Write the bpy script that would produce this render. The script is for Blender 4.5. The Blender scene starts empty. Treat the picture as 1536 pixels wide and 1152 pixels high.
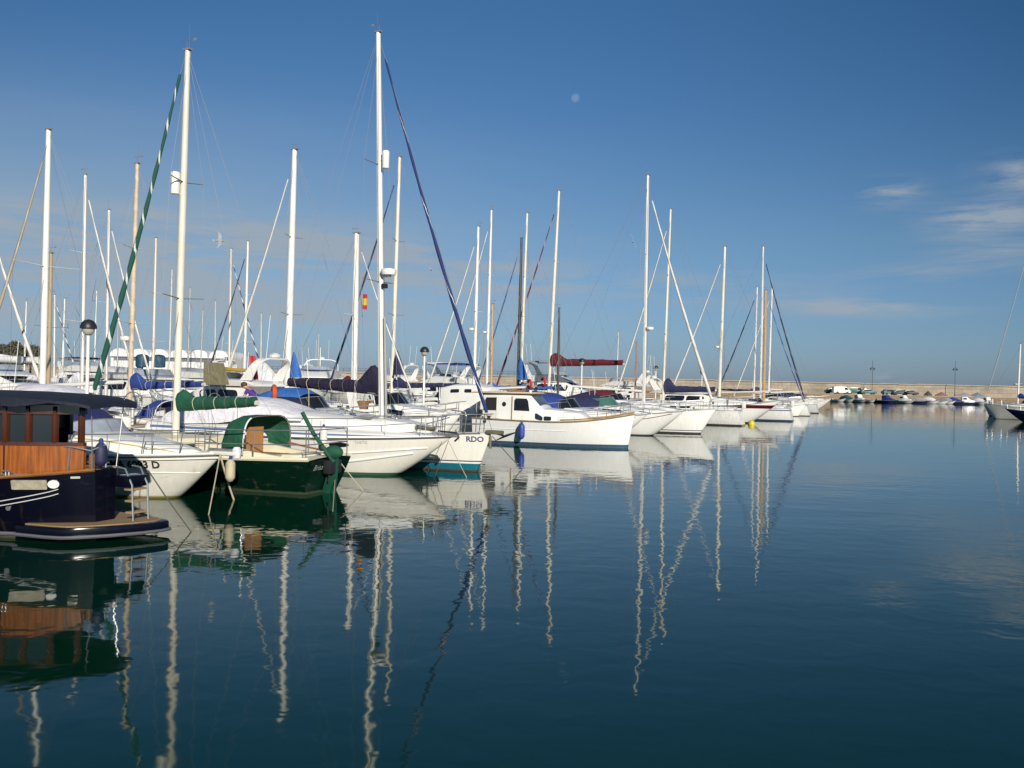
import bpy, bmesh, math, random
from mathutils import Vector, Matrix
random.seed(11)
R = math.radians
SC = bpy.context.scene
COL = SC.collection

# ------------------------------------------------------------------ camera, sky, sun, exposure
CAM_H, FPX, ROLL = 2.8, 1300.0, 0.021
cam_data = bpy.data.cameras.new('camera')
cam = bpy.data.objects.new('camera', cam_data)
COL.objects.link(cam)
cam.location = (0, 0, CAM_H)
cam.rotation_euler = (R(90), -ROLL, 0)
cam_data.sensor_width = 36
cam_data.lens = 36 * FPX / 1536
cam_data.clip_end = 9000
cam_data.clip_start = 0.1
SC.camera = cam

SUN_AZ = math.atan2(0.33, -0.945)       # clockwise from +Y
SUN_EL = R(22)
sun_data = bpy.data.lights.new('sun', 'SUN')
sun_data.energy = 4.7
sun_data.angle = R(0.5)
sun_data.color = (1.0, 0.93, 0.82)
sun = bpy.data.objects.new('sun', sun_data)
COL.objects.link(sun)
sdir = Vector((math.sin(SUN_AZ) * math.cos(SUN_EL), math.cos(SUN_AZ) * math.cos(SUN_EL), math.sin(SUN_EL)))
sun.rotation_euler = sdir.to_track_quat('Z', 'Y').to_euler()

SC.view_settings.view_transform = 'Standard'
SC.view_settings.look = 'None'
SC.view_settings.exposure = 0.15
SC.view_settings.gamma = 1
SC.cycles.use_denoising = True
SC.cycles.max_bounces = 6
SC.cycles.caustics_reflective = False
SC.cycles.caustics_refractive = False

world = bpy.data.worlds.new('World')
SC.world = world
world.use_nodes = True
wt = world.node_tree
wt.nodes.clear()


class NT:
    """small helper to write node trees"""
    def __init__(s, tree):
        s.t = tree

    def n(s, typ, **kw):
        nd = s.t.nodes.new(typ)
        for k, v in kw.items():
            setattr(nd, k, v)
        return nd

    def set(s, sock, v):
        if hasattr(v, 'is_output') or isinstance(v, bpy.types.NodeSocket):
            s.t.links.new(v, sock)
        else:
            sock.default_value = v

    def math(s, op, a, b=0.0, c=None, clamp=False):
        nd = s.n('ShaderNodeMath', operation=op, use_clamp=clamp)
        s.set(nd.inputs[0], a)
        s.set(nd.inputs[1], b)
        if c is not None:
            s.set(nd.inputs[2], c)
        return nd.outputs[0]

    def mix(s, fac, a, b, blend='MIX'):
        nd = s.n('ShaderNodeMix', data_type='RGBA', blend_type=blend)
        s.set(nd.inputs[0], fac)
        s.set(nd.inputs[6], a)
        s.set(nd.inputs[7], b)
        return nd.outputs[2]

    def ramp(s, fac, stops, interp='LINEAR'):
        nd = s.n('ShaderNodeValToRGB')
        nd.color_ramp.interpolation = interp
        el = nd.color_ramp.elements
        while len(el) > 1:
            el.remove(el[0])
        for i, (p, c) in enumerate(stops):
            e = el[0] if i == 0 else el.new(p)
            e.position = p
            e.color = (c[0], c[1], c[2], 1) if not isinstance(c, (int, float)) else (c, c, c, 1)
        s.set(nd.inputs[0], fac)
        return nd.outputs[0]

    def noise(s, vec, scale, detail=2, rough=0.5, dist=0.0):
        nd = s.n('ShaderNodeTexNoise')
        nd.inputs['Scale'].default_value = scale
        nd.inputs['Detail'].default_value = detail
        nd.inputs['Roughness'].default_value = rough
        nd.inputs['Distortion'].default_value = dist
        s.set(nd.inputs['Vector'], vec)
        return nd.outputs['Fac']

    def mapping(s, vec, scale=(1, 1, 1), loc=(0, 0, 0), rot=(0, 0, 0)):
        nd = s.n('ShaderNodeMapping')
        nd.inputs['Scale'].default_value = scale
        nd.inputs['Location'].default_value = loc
        nd.inputs['Rotation'].default_value = rot
        s.set(nd.inputs['Vector'], vec)
        return nd.outputs[0]


W = NT(wt)
sky = W.n('ShaderNodeTexSky', sky_type='NISHITA')
sky.sun_disc = False
sky.sun_elevation = SUN_EL
sky.sun_rotation = SUN_AZ % (2 * math.pi)
sky.altitude = 0
sky.air_density = 1.0
sky.dust_density = 0.6
sky.ozone_density = 2.0
tc = W.n('ShaderNodeTexCoord')
sep = W.n('ShaderNodeSeparateXYZ')
wt.links.new(tc.outputs['Generated'], sep.inputs[0])
DX, DY, DZ = sep.outputs
AZ = W.math('ARCTAN2', DX, DY)                     # 0 ahead, + to the right
base = W.mix(1.0, sky.outputs[0], W.ramp(W.math('ABSOLUTE', DZ), [
    (0.0, (0.43, 0.60, 1.08)), (0.06, (0.48, 0.66, 0.99)), (0.16, (0.56, 0.74, 0.93)),
    (0.30, (0.45, 0.725, 0.97)), (0.42, (0.405, 0.745, 1.0)), (1.0, (0.45, 0.7, 1.0))]), 'MULTIPLY')
# lens vignette painted into the sky colour, darkest in the upper corners
away = W.math('MULTIPLY', W.math('MULTIPLY', AZ, AZ), W.math('ABSOLUTE', DZ))
away = W.math('MULTIPLY', away, W.math('ADD', W.math('MULTIPLY', AZ, 0.35), 1.0), clamp=True)
base = W.mix(1.0, base, W.ramp(away, [(0.0, (1, 1, 1)), (0.16, (0.50, 0.66, 0.74)), (1.0, (0.50, 0.66, 0.74))]), 'MULTIPLY')
comb = W.n('ShaderNodeCombineXYZ')
W.set(comb.inputs[0], W.math('MULTIPLY', AZ, 3.0))
W.set(comb.inputs[1], W.math('MULTIPLY', DZ, 22.0))
cn = W.noise(comb.outputs[0], 1.6, 9, 0.66, 0.35)
cn2 = W.noise(W.mapping(comb.outputs[0], loc=(7.3, 2.1, 0)), 0.7, 4, 0.55, 0.2)


def gauss(ca, cz, sa, sz):
    """soft lobe in azimuth / height"""
    a = W.math('DIVIDE', W.math('SUBTRACT', AZ, ca), sa)
    z = W.math('DIVIDE', W.math('SUBTRACT', DZ, cz), sz)
    q = W.math('ADD', W.math('MULTIPLY', a, a), W.math('MULTIPLY', z, z))
    return W.math('POWER', 2.718, W.math('MULTIPLY', q, -1.0))


def cloud(px, py, sx, sy):
    ux, uy = (px - 768) + ROLL * (py - 576), (py - 576) - ROLL * (px - 768)
    return gauss(math.atan(ux / FPX), -uy / math.sqrt(FPX ** 2 + ux ** 2 + uy ** 2), sx / FPX, sy / FPX)


lobes = None
for (px, py, sx, sy, k) in ((230, 350, 330, 30, 1.9), (90, 400, 260, 40, 1.6), (520, 385, 240, 28, 1.8), (60, 450, 300, 30, 1.4), (840, 430, 260, 26, 1.4), (420, 465, 330, 26, 1.2),
                            (1475, 330, 62, 21, 1.9), (1330, 288, 40, 16, 1.6), (1300, 458, 110, 15, 1.5), (1540, 262, 45, 20, 1.6),
                            (1335, 566, 24, 8, 1.8), (1400, 410, 90, 12, 0.7), (1500, 378, 70, 14, 0.9)):
    g = W.math('MULTIPLY', cloud(px, py, sx, sy), k)
    lobes = g if lobes is None else W.math('ADD', lobes, g)
dens = W.ramp(cn, [(0.42, 0.0), (0.62, 1.0)])
dens = W.math('MULTIPLY', dens, lobes, clamp=True)
dens = W.math('MULTIPLY', dens, 0.78)
veil = W.math('MULTIPLY', W.math('ADD', cloud(120, 345, 560, 155), W.math('MULTIPLY', cloud(250, 560, 900, 90), 0.35)), W.math('MULTIPLY_ADD', cn2, 0.9, 0.42), clamp=True)
base = W.mix(W.math('MULTIPLY', veil, 0.68), base, (3.6, 4.75, 5.9, 1))
base = W.mix(dens, base, (4.1, 4.75, 5.45, 1))
bg = W.n('ShaderNodeBackground')
bg.inputs['Strength'].default_value = 0.075
wt.links.new(base, bg.inputs['Color'])
wo = W.n('ShaderNodeOutputWorld')
wt.links.new(bg.outputs[0], wo.inputs['Surface'])

# ------------------------------------------------------------------ helpers


def at_z(px, py, z=0.0):
    dx, dy = px - 768, py - 576
    ux, uy = dx + ROLL * dy, dy - ROLL * dx
    d = (CAM_H - z) * FPX / uy
    return Vector((ux * d / FPX, d, z))


def at_d(px, py, d):
    dx, dy = px - 768, py - 576
    ux, uy = dx + ROLL * dy, dy - ROLL * dx
    return Vector((ux * d / FPX, d, CAM_H - uy * d / FPX))


MATS = {}


def M(name, col, rough=0.4, metal=0.0, var=0.10, vs=2.5, coat=0.0, bump=0.0, stretch=(1, 1, 1), spec=0.5):
    if name in MATS:
        return MATS[name]
    m = bpy.data.materials.new(name)
    m.use_nodes = True
    T = NT(m.node_tree)
    b = m.node_tree.nodes['Principled BSDF']
    tcn = T.n('ShaderNodeTexCoord')
    v = T.mapping(tcn.outputs['Object'], scale=stretch)
    nz = T.noise(v, vs, 5, 0.6)
    f = T.ramp(nz, [(0.25, 1 - var), (0.75, 1 + var * 0.4)])
    T.set(b.inputs['Base Color'], T.mix(1.0, (col[0], col[1], col[2], 1), f, 'MULTIPLY'))
    T.set(b.inputs['Roughness'], T.math('MULTIPLY_ADD', nz, 0.16, max(0.02, rough - 0.08)))
    b.inputs['Metallic'].default_value = metal
    b.inputs['Coat Weight'].default_value = coat
    b.inputs['Specular IOR Level'].default_value = spec
    if bump:
        bn = T.n('ShaderNodeBump')
        bn.inputs['Strength'].default_value = 1
        bn.inputs['Distance'].default_value = bump * 3.5
        T.set(bn.inputs['Height'], T.noise(v, vs * 1.1, 3, 0.55, 0.6))
        T.set(b.inputs['Normal'], bn.outputs[0])
    MATS[name] = m
    return m


def hull_mat(name, stops, rough=0.25, dirt=0.08, coat=0.3):
    """colour by height above the waterline (boot stripes, antifouling), with run-off streaks"""
    if name in MATS:
        return MATS[name]
    m = bpy.data.materials.new(name)
    m.use_nodes = True
    T = NT(m.node_tree)
    b = m.node_tree.nodes['Principled BSDF']
    tcn = T.n('ShaderNodeTexCoord')
    sp = T.n('ShaderNodeSeparateXYZ')
    T.set(sp.inputs[0], tcn.outputs['Object'])
    fz = T.math('DIVIDE', T.math('ADD', sp.outputs[2], 0.6), 3.0, clamp=True)
    col = T.ramp(fz, [((z + 0.6) / 3.0, c) for z, c in stops], 'CONSTANT')
    st = T.noise(T.mapping(tcn.outputs['Object'], scale=(5, 5, 0.5)), 1.6, 5, 0.65)
    cl = T.noise(tcn.outputs['Object'], 0.9, 4, 0.6)
    f = T.math('MULTIPLY', T.ramp(st, [(0.3, 1 - dirt), (0.62, 1.0)]), T.ramp(cl, [(0.3, 1 - dirt * 0.6), (0.7, 1.0)]))
    col = T.mix(1.0, col, f, 'MULTIPLY')
    # rust weeps and fender scuffs
    rz = T.noise(T.mapping(tcn.outputs['Object'], scale=(3.2, 3.2, 0.22), loc=(5, 2, 0)), 1.3, 4, 0.7)
    col = T.mix(T.math('MULTIPLY', T.ramp(rz, [(0.62, 0.0), (0.74, 1.0)]), dirt * 2.6), col, (0.30, 0.20, 0.10, 1))
    sc_ = T.noise(T.mapping(tcn.outputs['Object'], scale=(1.2, 1.2, 5), loc=(1, 8, 0)), 1.7, 5, 0.7)
    col = T.mix(T.math('MULTIPLY', T.ramp(sc_, [(0.60, 0.0), (0.72, 1.0)]), dirt * 2.2), col, (0.24, 0.25, 0.26, 1))
    # weed and scum just above the water
    scum = T.math('MULTIPLY', T.ramp(T.math('SUBTRACT', sp.outputs[2], T.math('MULTIPLY', st, 0.10)), [(0.0, 0.4), (0.035, 0.0)]), 0.7)
    col = T.mix(scum, col, (0.16, 0.15, 0.07, 1))
    T.set(b.inputs['Base Color'], col)
    T.set(b.inputs['Roughness'], T.math('MULTIPLY_ADD', st, 0.2, max(0.02, rough - 0.1)))
    b.inputs['Coat Weight'].default_value = coat
    b.inputs['Coat Roughness'].default_value = 0.08
    MATS[name] = m
    return m


def spiral_mat(name, c_main, c_stripe, turns, width, length_bias=0.0):
    """a rolled headsail: the foot / leech strip winds round the stay (uv: u round, v metres along)"""
    if name in MATS:
        return MATS[name]
    m = bpy.data.materials.new(name)
    m.use_nodes = True
    T = NT(m.node_tree)
    b = m.node_tree.nodes['Principled BSDF']
    uv = T.n('ShaderNodeUVMap')
    sp = T.n('ShaderNodeSeparateXYZ')
    T.set(sp.inputs[0], uv.outputs[0])
    nz = T.noise(uv.outputs[0], 3.0, 3)
    ph = T.math('FRACT', T.math('ADD', T.math('ADD', sp.outputs[0], T.math('MULTIPLY', sp.outputs[1], turns)), T.math('MULTIPLY', nz, 0.25)))
    sel = T.math('LESS_THAN', ph, width)
    col = T.mix(sel, (*c_main, 1), (*c_stripe, 1))
    col = T.mix(1.0, col, T.ramp(T.noise(uv.outputs[0], 9, 4), [(0.3, 0.8), (0.7, 1.05)]), 'MULTIPLY')
    T.set(b.inputs['Base Color'], col)
    b.inputs['Roughness'].default_value = 0.8
    MATS[name] = m
    return m


WHITE = (0.84, 0.83, 0.78)
gel = M('gelcoat', (0.78, 0.77, 0.72), 0.3, var=0.10, vs=1.2, coat=0.3)
cream = M('cream_gelcoat', (0.74, 0.68, 0.50), 0.4, var=0.12)
deckm = M('deck_grey_white', (0.66, 0.65, 0.60), 0.6, var=0.15)
nonskid = M('nonskid', (0.58, 0.57, 0.51), 0.75, var=0.2, vs=4)
teak = M('teak', (0.34, 0.22, 0.12), 0.7, var=0.35, vs=6, stretch=(0.4, 8, 1))
wood = M('varnished_wood', (0.30, 0.13, 0.04), 0.25, var=0.35, vs=5, coat=0.6, stretch=(1, 1, 6))
spruce = M('spruce', (0.52, 0.32, 0.13), 0.4, var=0.25, vs=5, coat=0.3)
alu_w = M('white_painted_mast', (0.76, 0.74, 0.68), 0.35, var=0.14, vs=1.0)
alu_c = M('cream_mast', (0.68, 0.64, 0.53), 0.45, var=0.2, vs=1.0)
alu_s = M('silver_mast', (0.48, 0.47, 0.42), 0.4, metal=0.35, var=0.15, vs=1.0)
alu_r = M('weathered_mast', (0.58, 0.47, 0.34), 0.55, var=0.4, vs=2.5)
alu_b = M('black_mast', (0.035, 0.033, 0.035), 0.35)
steel = M('stainless', (0.52, 0.51, 0.48), 0.35, metal=0.8, var=0.1)
wire = M('rigging_wire', (0.20, 0.20, 0.21), 0.6)
glass = M('dark_glass', (0.012, 0.014, 0.017), 0.08, spec=0.8, var=0.3)
glass_b = M('brown_glass', (0.035, 0.018, 0.012), 0.1, spec=0.7, var=0.3)
glass_g = M('green_glass', (0.05, 0.14, 0.11), 0.08, spec=0.8)
clearv = M('clear_vinyl', (0.30, 0.34, 0.40), 0.15, var=0.3)
rubber = M('black_rubber', (0.02, 0.02, 0.02), 0.6)
navyc = M('navy_canvas', (0.018, 0.022, 0.075), 0.85, var=0.3, vs=3, bump=0.02)
bluec = M('blue_canvas', (0.02, 0.05, 0.24), 0.85, var=0.25, vs=3, bump=0.02)
sky_c = M('bright_blue_canvas', (0.03, 0.13, 0.42), 0.8, var=0.25, bump=0.02)
aubc = M('aubergine_canvas', (0.015, 0.011, 0.036), 0.9, var=0.35, vs=3, bump=0.03)
greenc = M('green_canvas', (0.008, 0.085, 0.045), 0.8, var=0.3, vs=3, bump=0.02)
marc = M('maroon_canvas', (0.11, 0.008, 0.016), 0.85, var=0.25, bump=0.02)
whitec = M('white_canvas', (0.70, 0.69, 0.72), 0.85, var=0.12, vs=2, bump=0.03)
olivec = M('olive_canvas', (0.20, 0.18, 0.10), 0.9, var=0.25, bump=0.02)
greyc = M('grey_canvas', (0.30, 0.30, 0.31), 0.9, var=0.2, bump=0.02)
orange = M('orange_plastic', (0.55, 0.09, 0.02), 0.5)
redm = M('red_cloth', (0.45, 0.03, 0.04), 0.8)
yellowm = M('yellow_plastic', (0.62, 0.50, 0.03), 0.45)
ropem = M('rope', (0.50, 0.43, 0.30), 0.9, var=0.3, vs=20)
roped = M('dark_rope', (0.10, 0.09, 0.07), 0.9, var=0.3, vs=20)
blackm = M('black_paint', (0.02, 0.02, 0.022), 0.45)
letter_d = M('dark_lettering', (0.03, 0.03, 0.035), 0.5)
letter_n = M('navy_lettering', (0.05, 0.04, 0.16), 0.5)
letter_g = M('grey_lettering', (0.36, 0.36, 0.38), 0.5)
fend_w = M('fender_white', (0.72, 0.70, 0.64), 0.5, var=0.2)
fend_b = M('fender_blue', (0.03, 0.06, 0.30), 0.45)
fend_n = M('fender_navy', (0.02, 0.025, 0.07), 0.6)

AF_B = (0.03, 0.03, 0.04)
H_WHITE = hull_mat('hull_white', [(-0.6, (0.03, 0.05, 0.10)), (0.06, WHITE)])
H_WHITE2 = hull_mat('hull_white_black_bottom', [(-0.6, AF_B), (0.10, WHITE)], dirt=0.2)
H_WARM = hull_mat('hull_warm_white', [(-0.6, (0.30, 0.24, 0.04)), (0.035, (0.76, 0.74, 0.66))], dirt=0.1)
H_COVE = hull_mat('hull_blue_cove', [(-0.6, (0.02, 0.05, 0.14)), (0.12, WHITE), (0.92, (0.03, 0.05, 0.22)), (1.0, WHITE)], dirt=0.12)
H_GREY = hull_mat('hull_pale_grey', [(-0.6, (0.10, 0.02, 0.02)), (0.10, (0.62, 0.63, 0.62))], dirt=0.12)
H_NAVYLINE = hull_mat('hull_white_navy_lines', [(-0.6, AF_B), (0.08, WHITE), (0.17, (0.03, 0.03, 0.06)), (0.22, WHITE)])


class MB:
    def __init__(s):
        s.v, s.f, s.uv = [], [], {}

    def add(s, vs, fs):
        o = len(s.v)
        s.v += [tuple(p) for p in vs]
        s.f += [tuple(i + o for i in f) for f in fs]
        return o

    def loft(s, rings, cap=True, closed=True):
        n = len(rings[0])
        vs = [p for r in rings for p in r]
        fs = []
        for i in range(len(rings) - 1):
            for j in range(n if closed else n - 1):
                k = (j + 1) % n
                fs.append((i * n + j, i * n + k, (i + 1) * n + k, (i + 1) * n + j))
        if cap:
            fs.append(tuple(range(n - 1, -1, -1)))
            fs.append(tuple((len(rings) - 1) * n + j for j in range(n)))
        s.add(vs, fs)
        return s

    def grid(s, rows):
        return s.loft(rows, cap=False, closed=False)

    def tube(s, pts, r, n=6, r1=None, sy=1.0, uv=False):
        pts = [Vector(p) for p in pts]
        rings = []
        L = len(pts)
        o = len(s.v)
        prev = None
        acc = 0.0
        lens = []
        for i, p in enumerate(pts):
            d = (pts[min(i + 1, L - 1)] - pts[max(i - 1, 0)])
            if d.length < 1e-9:
                d = Vector((0, 0, 1))
            d.normalize()
            if prev is None:
                a = d.orthogonal().normalized()
                if abs(d.z) < 0.999:
                    a = d.cross(Vector((0, 0, 1))).normalized()
            else:
                a = (prev - d * prev.dot(d))
                a = a.normalized() if a.length > 1e-6 else d.orthogonal().normalized()
            prev = a
            b = d.cross(a)
            rr = r if r1 is None else r + (r1 - r) * i / (L - 1)
            if callable(r):
                rr = r(i / (L - 1))
            rings.append([p + a * (rr * math.cos(2 * math.pi * k / n)) + b * (rr * sy * math.sin(2 * math.pi * k / n)) for k in range(n)])
            if i:
                acc += (pts[i] - pts[i - 1]).length
            lens.append(acc)
        f0 = len(s.f)
        s.loft(rings)
        if uv:
            for fi in range(f0, f0 + (L - 1) * n):
                q = fi - f0
                i, j = divmod(q, n)
                s.uv[fi] = [(j / n, lens[i]), ((j + 1) / n, lens[i]), ((j + 1) / n, lens[i + 1]), (j / n, lens[i + 1])]
        return s

    def box(s, c, size, rz=0.0, ry=0.0):
        m = Matrix.Rotation(rz, 3, 'Z') @ Matrix.Rotation(ry, 3, 'Y')
        h = Vector(size) / 2
        vs = [Vector(c) + m @ Vector((x * h.x, y * h.y, z * h.z)) for x in (-1, 1) for y in (-1, 1) for z in (-1, 1)]
        s.add(vs, [(0, 1, 3, 2), (4, 6, 7, 5), (0, 4, 5, 1), (2, 3, 7, 6), (0, 2, 6, 4), (1, 5, 7, 3)])
        return s

    def lathe(s, prof, c=(0, 0, 0), n=12, axis='Z'):
        rings = []
        for r, z in prof:
            ring = []
            for k in range(n):
                a = 2 * math.pi * k / n
                p = (r * math.cos(a), r * math.sin(a), z)
                if axis == 'X':
                    p = (z, p[0], p[1])
                elif axis == 'Y':
                    p = (p[1], z, p[0])
                ring.append((p[0] + c[0], p[1] + c[1], p[2] + c[2]))
            rings.append(ring)
        s.loft(rings)
        return s

    def ball(s, c, r, n=12, m=8):
        r = (r, r, r) if not hasattr(r, '__len__') else r
        rings = []
        for i in range(m + 1):
            t = math.pi * (0.02 + 0.96 * i / m)
            rings.append([(c[0] + r[0] * math.sin(t) * math.cos(2 * math.pi * k / n), c[1] + r[1] * math.sin(t) * math.sin(2 * math.pi * k / n), c[2] - r[2] * math.cos(t)) for k in range(n)])
        s.loft(rings)
        return s

    def prism(s, outline, z0, z1):
        n = len(outline)
        s.loft([[(x, y, z0) for x, y in outline], [(x, y, z1) for x, y in outline]])
        return s

    def sheet(s, fn, outline, off=0.004, thick=0.012):
        """a flat piece (pane, panel, letter) laid on a surface: fn(u, v, off) -> point"""
        n = len(outline)
        a = [fn(u, v, off + thick) for u, v in outline]
        b = [fn(u, v, off - 0.02) for u, v in outline]
        s.loft([b, a])
        return s

    def build(s, name, mat, parent=None, smooth=True, bevel=0.0, angle=40):
        me = bpy.data.meshes.new(name)
        me.from_pydata(s.v, [], s.f)
        if s.uv:
            ul = me.uv_layers.new(name='UVMap')
            for fi, uvs in s.uv.items():
                p = me.polygons[fi]
                for k, li in enumerate(p.loop_indices):
                    ul.data[li].uv = uvs[k]
        bm = bmesh.new()
        bm.from_mesh(me)
        bmesh.ops.recalc_face_normals(bm, faces=bm.faces)
        if bevel:
            ed = [e for e in bm.edges if len(e.link_faces) == 2 and e.calc_face_angle() > R(30)]
            bmesh.ops.bevel(bm, geom=ed, offset=bevel, segments=2, affect='EDGES', profile=0.6)
        bm.to_mesh(me)
        bm.free()
        if smooth:
            me.polygons.foreach_set('use_smooth', [True] * len(me.polygons))
            me.set_sharp_from_angle(angle=R(angle))
        me.materials.append(mat)
        o = bpy.data.objects.new(name, me)
        COL.objects.link(o)
        if parent is not None:
            o.parent = parent
        return o


def tag(o, label, cat, group=None, kind=None):
    if label:
        o['label'] = label
    if cat:
        o['category'] = cat
    if group:
        o['group'] = group
    if kind:
        o['kind'] = kind
    return o


def empty(name, loc, rz=0.0, label=None, cat=None, group=None):
    o = bpy.data.objects.new(name, None)
    o.empty_display_size = 0.3
    o.location = loc
    o.rotation_euler = (0, 0, rz)
    COL.objects.link(o)
    return tag(o, label, cat, group)


def copy_tree(o, parent=None):
    c = o.copy()
    COL.objects.link(c)
    if parent is not None:
        c.parent = parent
    for ch in list(o.children):
        copy_tree(ch, c)
    return c


def rrect(x0, x1, z0, z1, r, n=4, shear=0.0):
    """rounded rectangle outline; shear slants it"""
    r = min(r, (x1 - x0) / 2.01)
    ry = min(r, (z1 - z0) / 2.01)
    pts = []
    for cx, cz, a0 in ((x1 - r, z1 - ry, 0), (x0 + r, z1 - ry, 90), (x0 + r, z0 + ry, 180), (x1 - r, z0 + ry, 270)):
        for k in range(n + 1):
            a = R(a0 + 90 * k / n)
            x, z = cx + r * math.cos(a), cz + ry * math.sin(a)
            pts.append((x + shear * (z - z0), z))
    return pts


def text_tris(txt, size, shear=0.0, bold=0.0):
    cu = bpy.data.curves.new('txt', 'FONT')
    cu.body = txt
    cu.size = size
    cu.shear = shear
    cu.offset = bold
    cu.resolution_u = 3
    o = bpy.data.objects.new('txt', cu)
    COL.objects.link(o)
    dg = bpy.context.evaluated_depsgraph_get()
    dg.update()
    me = bpy.data.meshes.new_from_object(o.evaluated_get(dg))
    vs = [(v.co.x, v.co.y) for v in me.vertices]
    fs = [tuple(p.vertices) for p in me.polygons]
    bpy.data.objects.remove(o)
    bpy.data.curves.remove(cu)
    bpy.data.meshes.remove(me)
    return vs, fs


def lettering(fn, txt, size, u0, v0, mat, parent, off=0.008, flip=1, shear=0.0, bold=0.0):
    vs, fs = text_tris(txt, size, shear, bold)
    mb = MB()
    mb.add([fn(u0 + flip * x, v0 + y, off) for x, y in vs], fs)
    return mb.build('lettering', mat, parent, smooth=False)


class Hull:
    def __init__(s, L, B, fs, fm, fb, draft=0.4, t0=0.7, q=1.2, sw=0.75, tm=0.42, bp=2.3, pm=0.3, pb=0.55, rake=0.0, aft=2.0):
        s.L, s.Bm, s.fs, s.fm, s.fb, s.dr = L, B / 2, fs, fm, fb, draft
        s.t0, s.q, s.sw, s.tm, s.bp, s.pm, s.pb, s.rake, s.aft = t0, q, sw, tm, bp, pm, pb, rake, aft

    def b(s, t):
        if t < s.tm:
            return s.Bm * (1 - (1 - s.sw) * (1 - t / s.tm) ** s.aft)
        return s.Bm * max(0.0, 1 - ((t - s.tm) / (1 - s.tm)) ** s.bp)

    def zs(s, t):
        k = (1 - 2 * t) ** 2
        return s.fm + ((s.fs if t < 0.5 else s.fb) - s.fm) * k

    def zb(s, t):
        if t <= s.t0:
            return -s.dr
        return -s.dr + (s.zs(1) + s.dr) * ((t - s.t0) / (1 - s.t0)) ** s.q

    def p(s, t):
        return s.pm + (s.pb - s.pm) * t ** 2

    def pt(s, t, f, side):
        z = s.zb(t) + (s.zs(t) - s.zb(t)) * f
        y = s.b(t) * (f ** s.p(t)) if f > 0 else 0.0
        return (t * s.L + s.rake * z * max(0.0, 1 - t * 3) ** 2, side * y, z)

    def xz(s, side):
        """surface function fn(x, z, off) for things laid on the topsides"""
        def fn(x, z, off):
            def Y(x, z):
                t = min(0.999, max(0.0, x / s.L))
                zb = s.zb(t)
                f = min(1.0, max(0.001, (z - zb) / (s.zs(t) - zb)))
                return s.b(t) * f ** s.p(t)
            y = Y(x, z)
            e = 0.02
            gx = (Y(x + e, z) - Y(x - e, z)) / (2 * e)
            gz = (Y(x, z + e) - Y(x, z - e)) / (2 * e)
            n = Vector((-gx, 1, -gz)).normalized() * off
            return (x + n.x, side * (y + n.y), z + n.z)
        return fn

    def line(s, t0, t1, f, side, n=16, off=0.0, dz=0.0, z=None):
        out = []
        for i in range(n + 1):
            t = t0 + (t1 - t0) * i / n
            ff = f if z is None else max(0.0, min(1.0, (z - s.zb(t)) / (s.zs(t) - s.zb(t))))
            x, y, zz = s.pt(t, ff, side)
            out.append((x, y + side * off, zz + dz))
        return out

    def build(s, mat, parent, name='hull', nt=30, ns=12):
        mb = MB()
        rings = []
        for i in range(nt + 1):
            u = i / nt
            t = 1 - (1 - u) ** 1.25
            t = min(t, 0.9995)
            ring = [s.pt(t, (1 - k / ns) ** 1.3, 1) for k in range(ns)] + [s.pt(t, 0, 1)] + [s.pt(t, ((k + 1) / ns) ** 1.3, -1) for k in range(ns)]
            rings.append(ring)
        mb.loft(rings, cap=False, closed=False)
        n = len(rings[0])
        mb.f.append(tuple(range(n)))
        return mb.build(name, mat, parent, angle=35)

    def deck(s, mat, parent, drop=0.02, camber=0.06, name='deck', t0=0.0, t1=0.995):
        mb = MB()
        rows = []
        for i in range(25):
            t = t0 + (t1 - t0) * i / 24
            x, y, z = s.pt(t, 1, 1)
            rows.append([(x, y * k * 0.985, z - drop + camber * (1 - k * k)) for k in (-1, -0.6, -0.2, 0.2, 0.6, 1)])
        mb.grid(rows)
        return mb.build(name, mat, parent)

    def rails(s, name, mat, parent, r=0.025, t0=0.0, t1=0.998, f=1.0, dz=0.0, off=0.0, sy=1.0, z=None):
        for side in (1, -1):
            MB().tube(s.line(t0, t1, f, side, 22, off, dz, z), r, 6, sy=sy).build(name, mat, parent)


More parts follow.
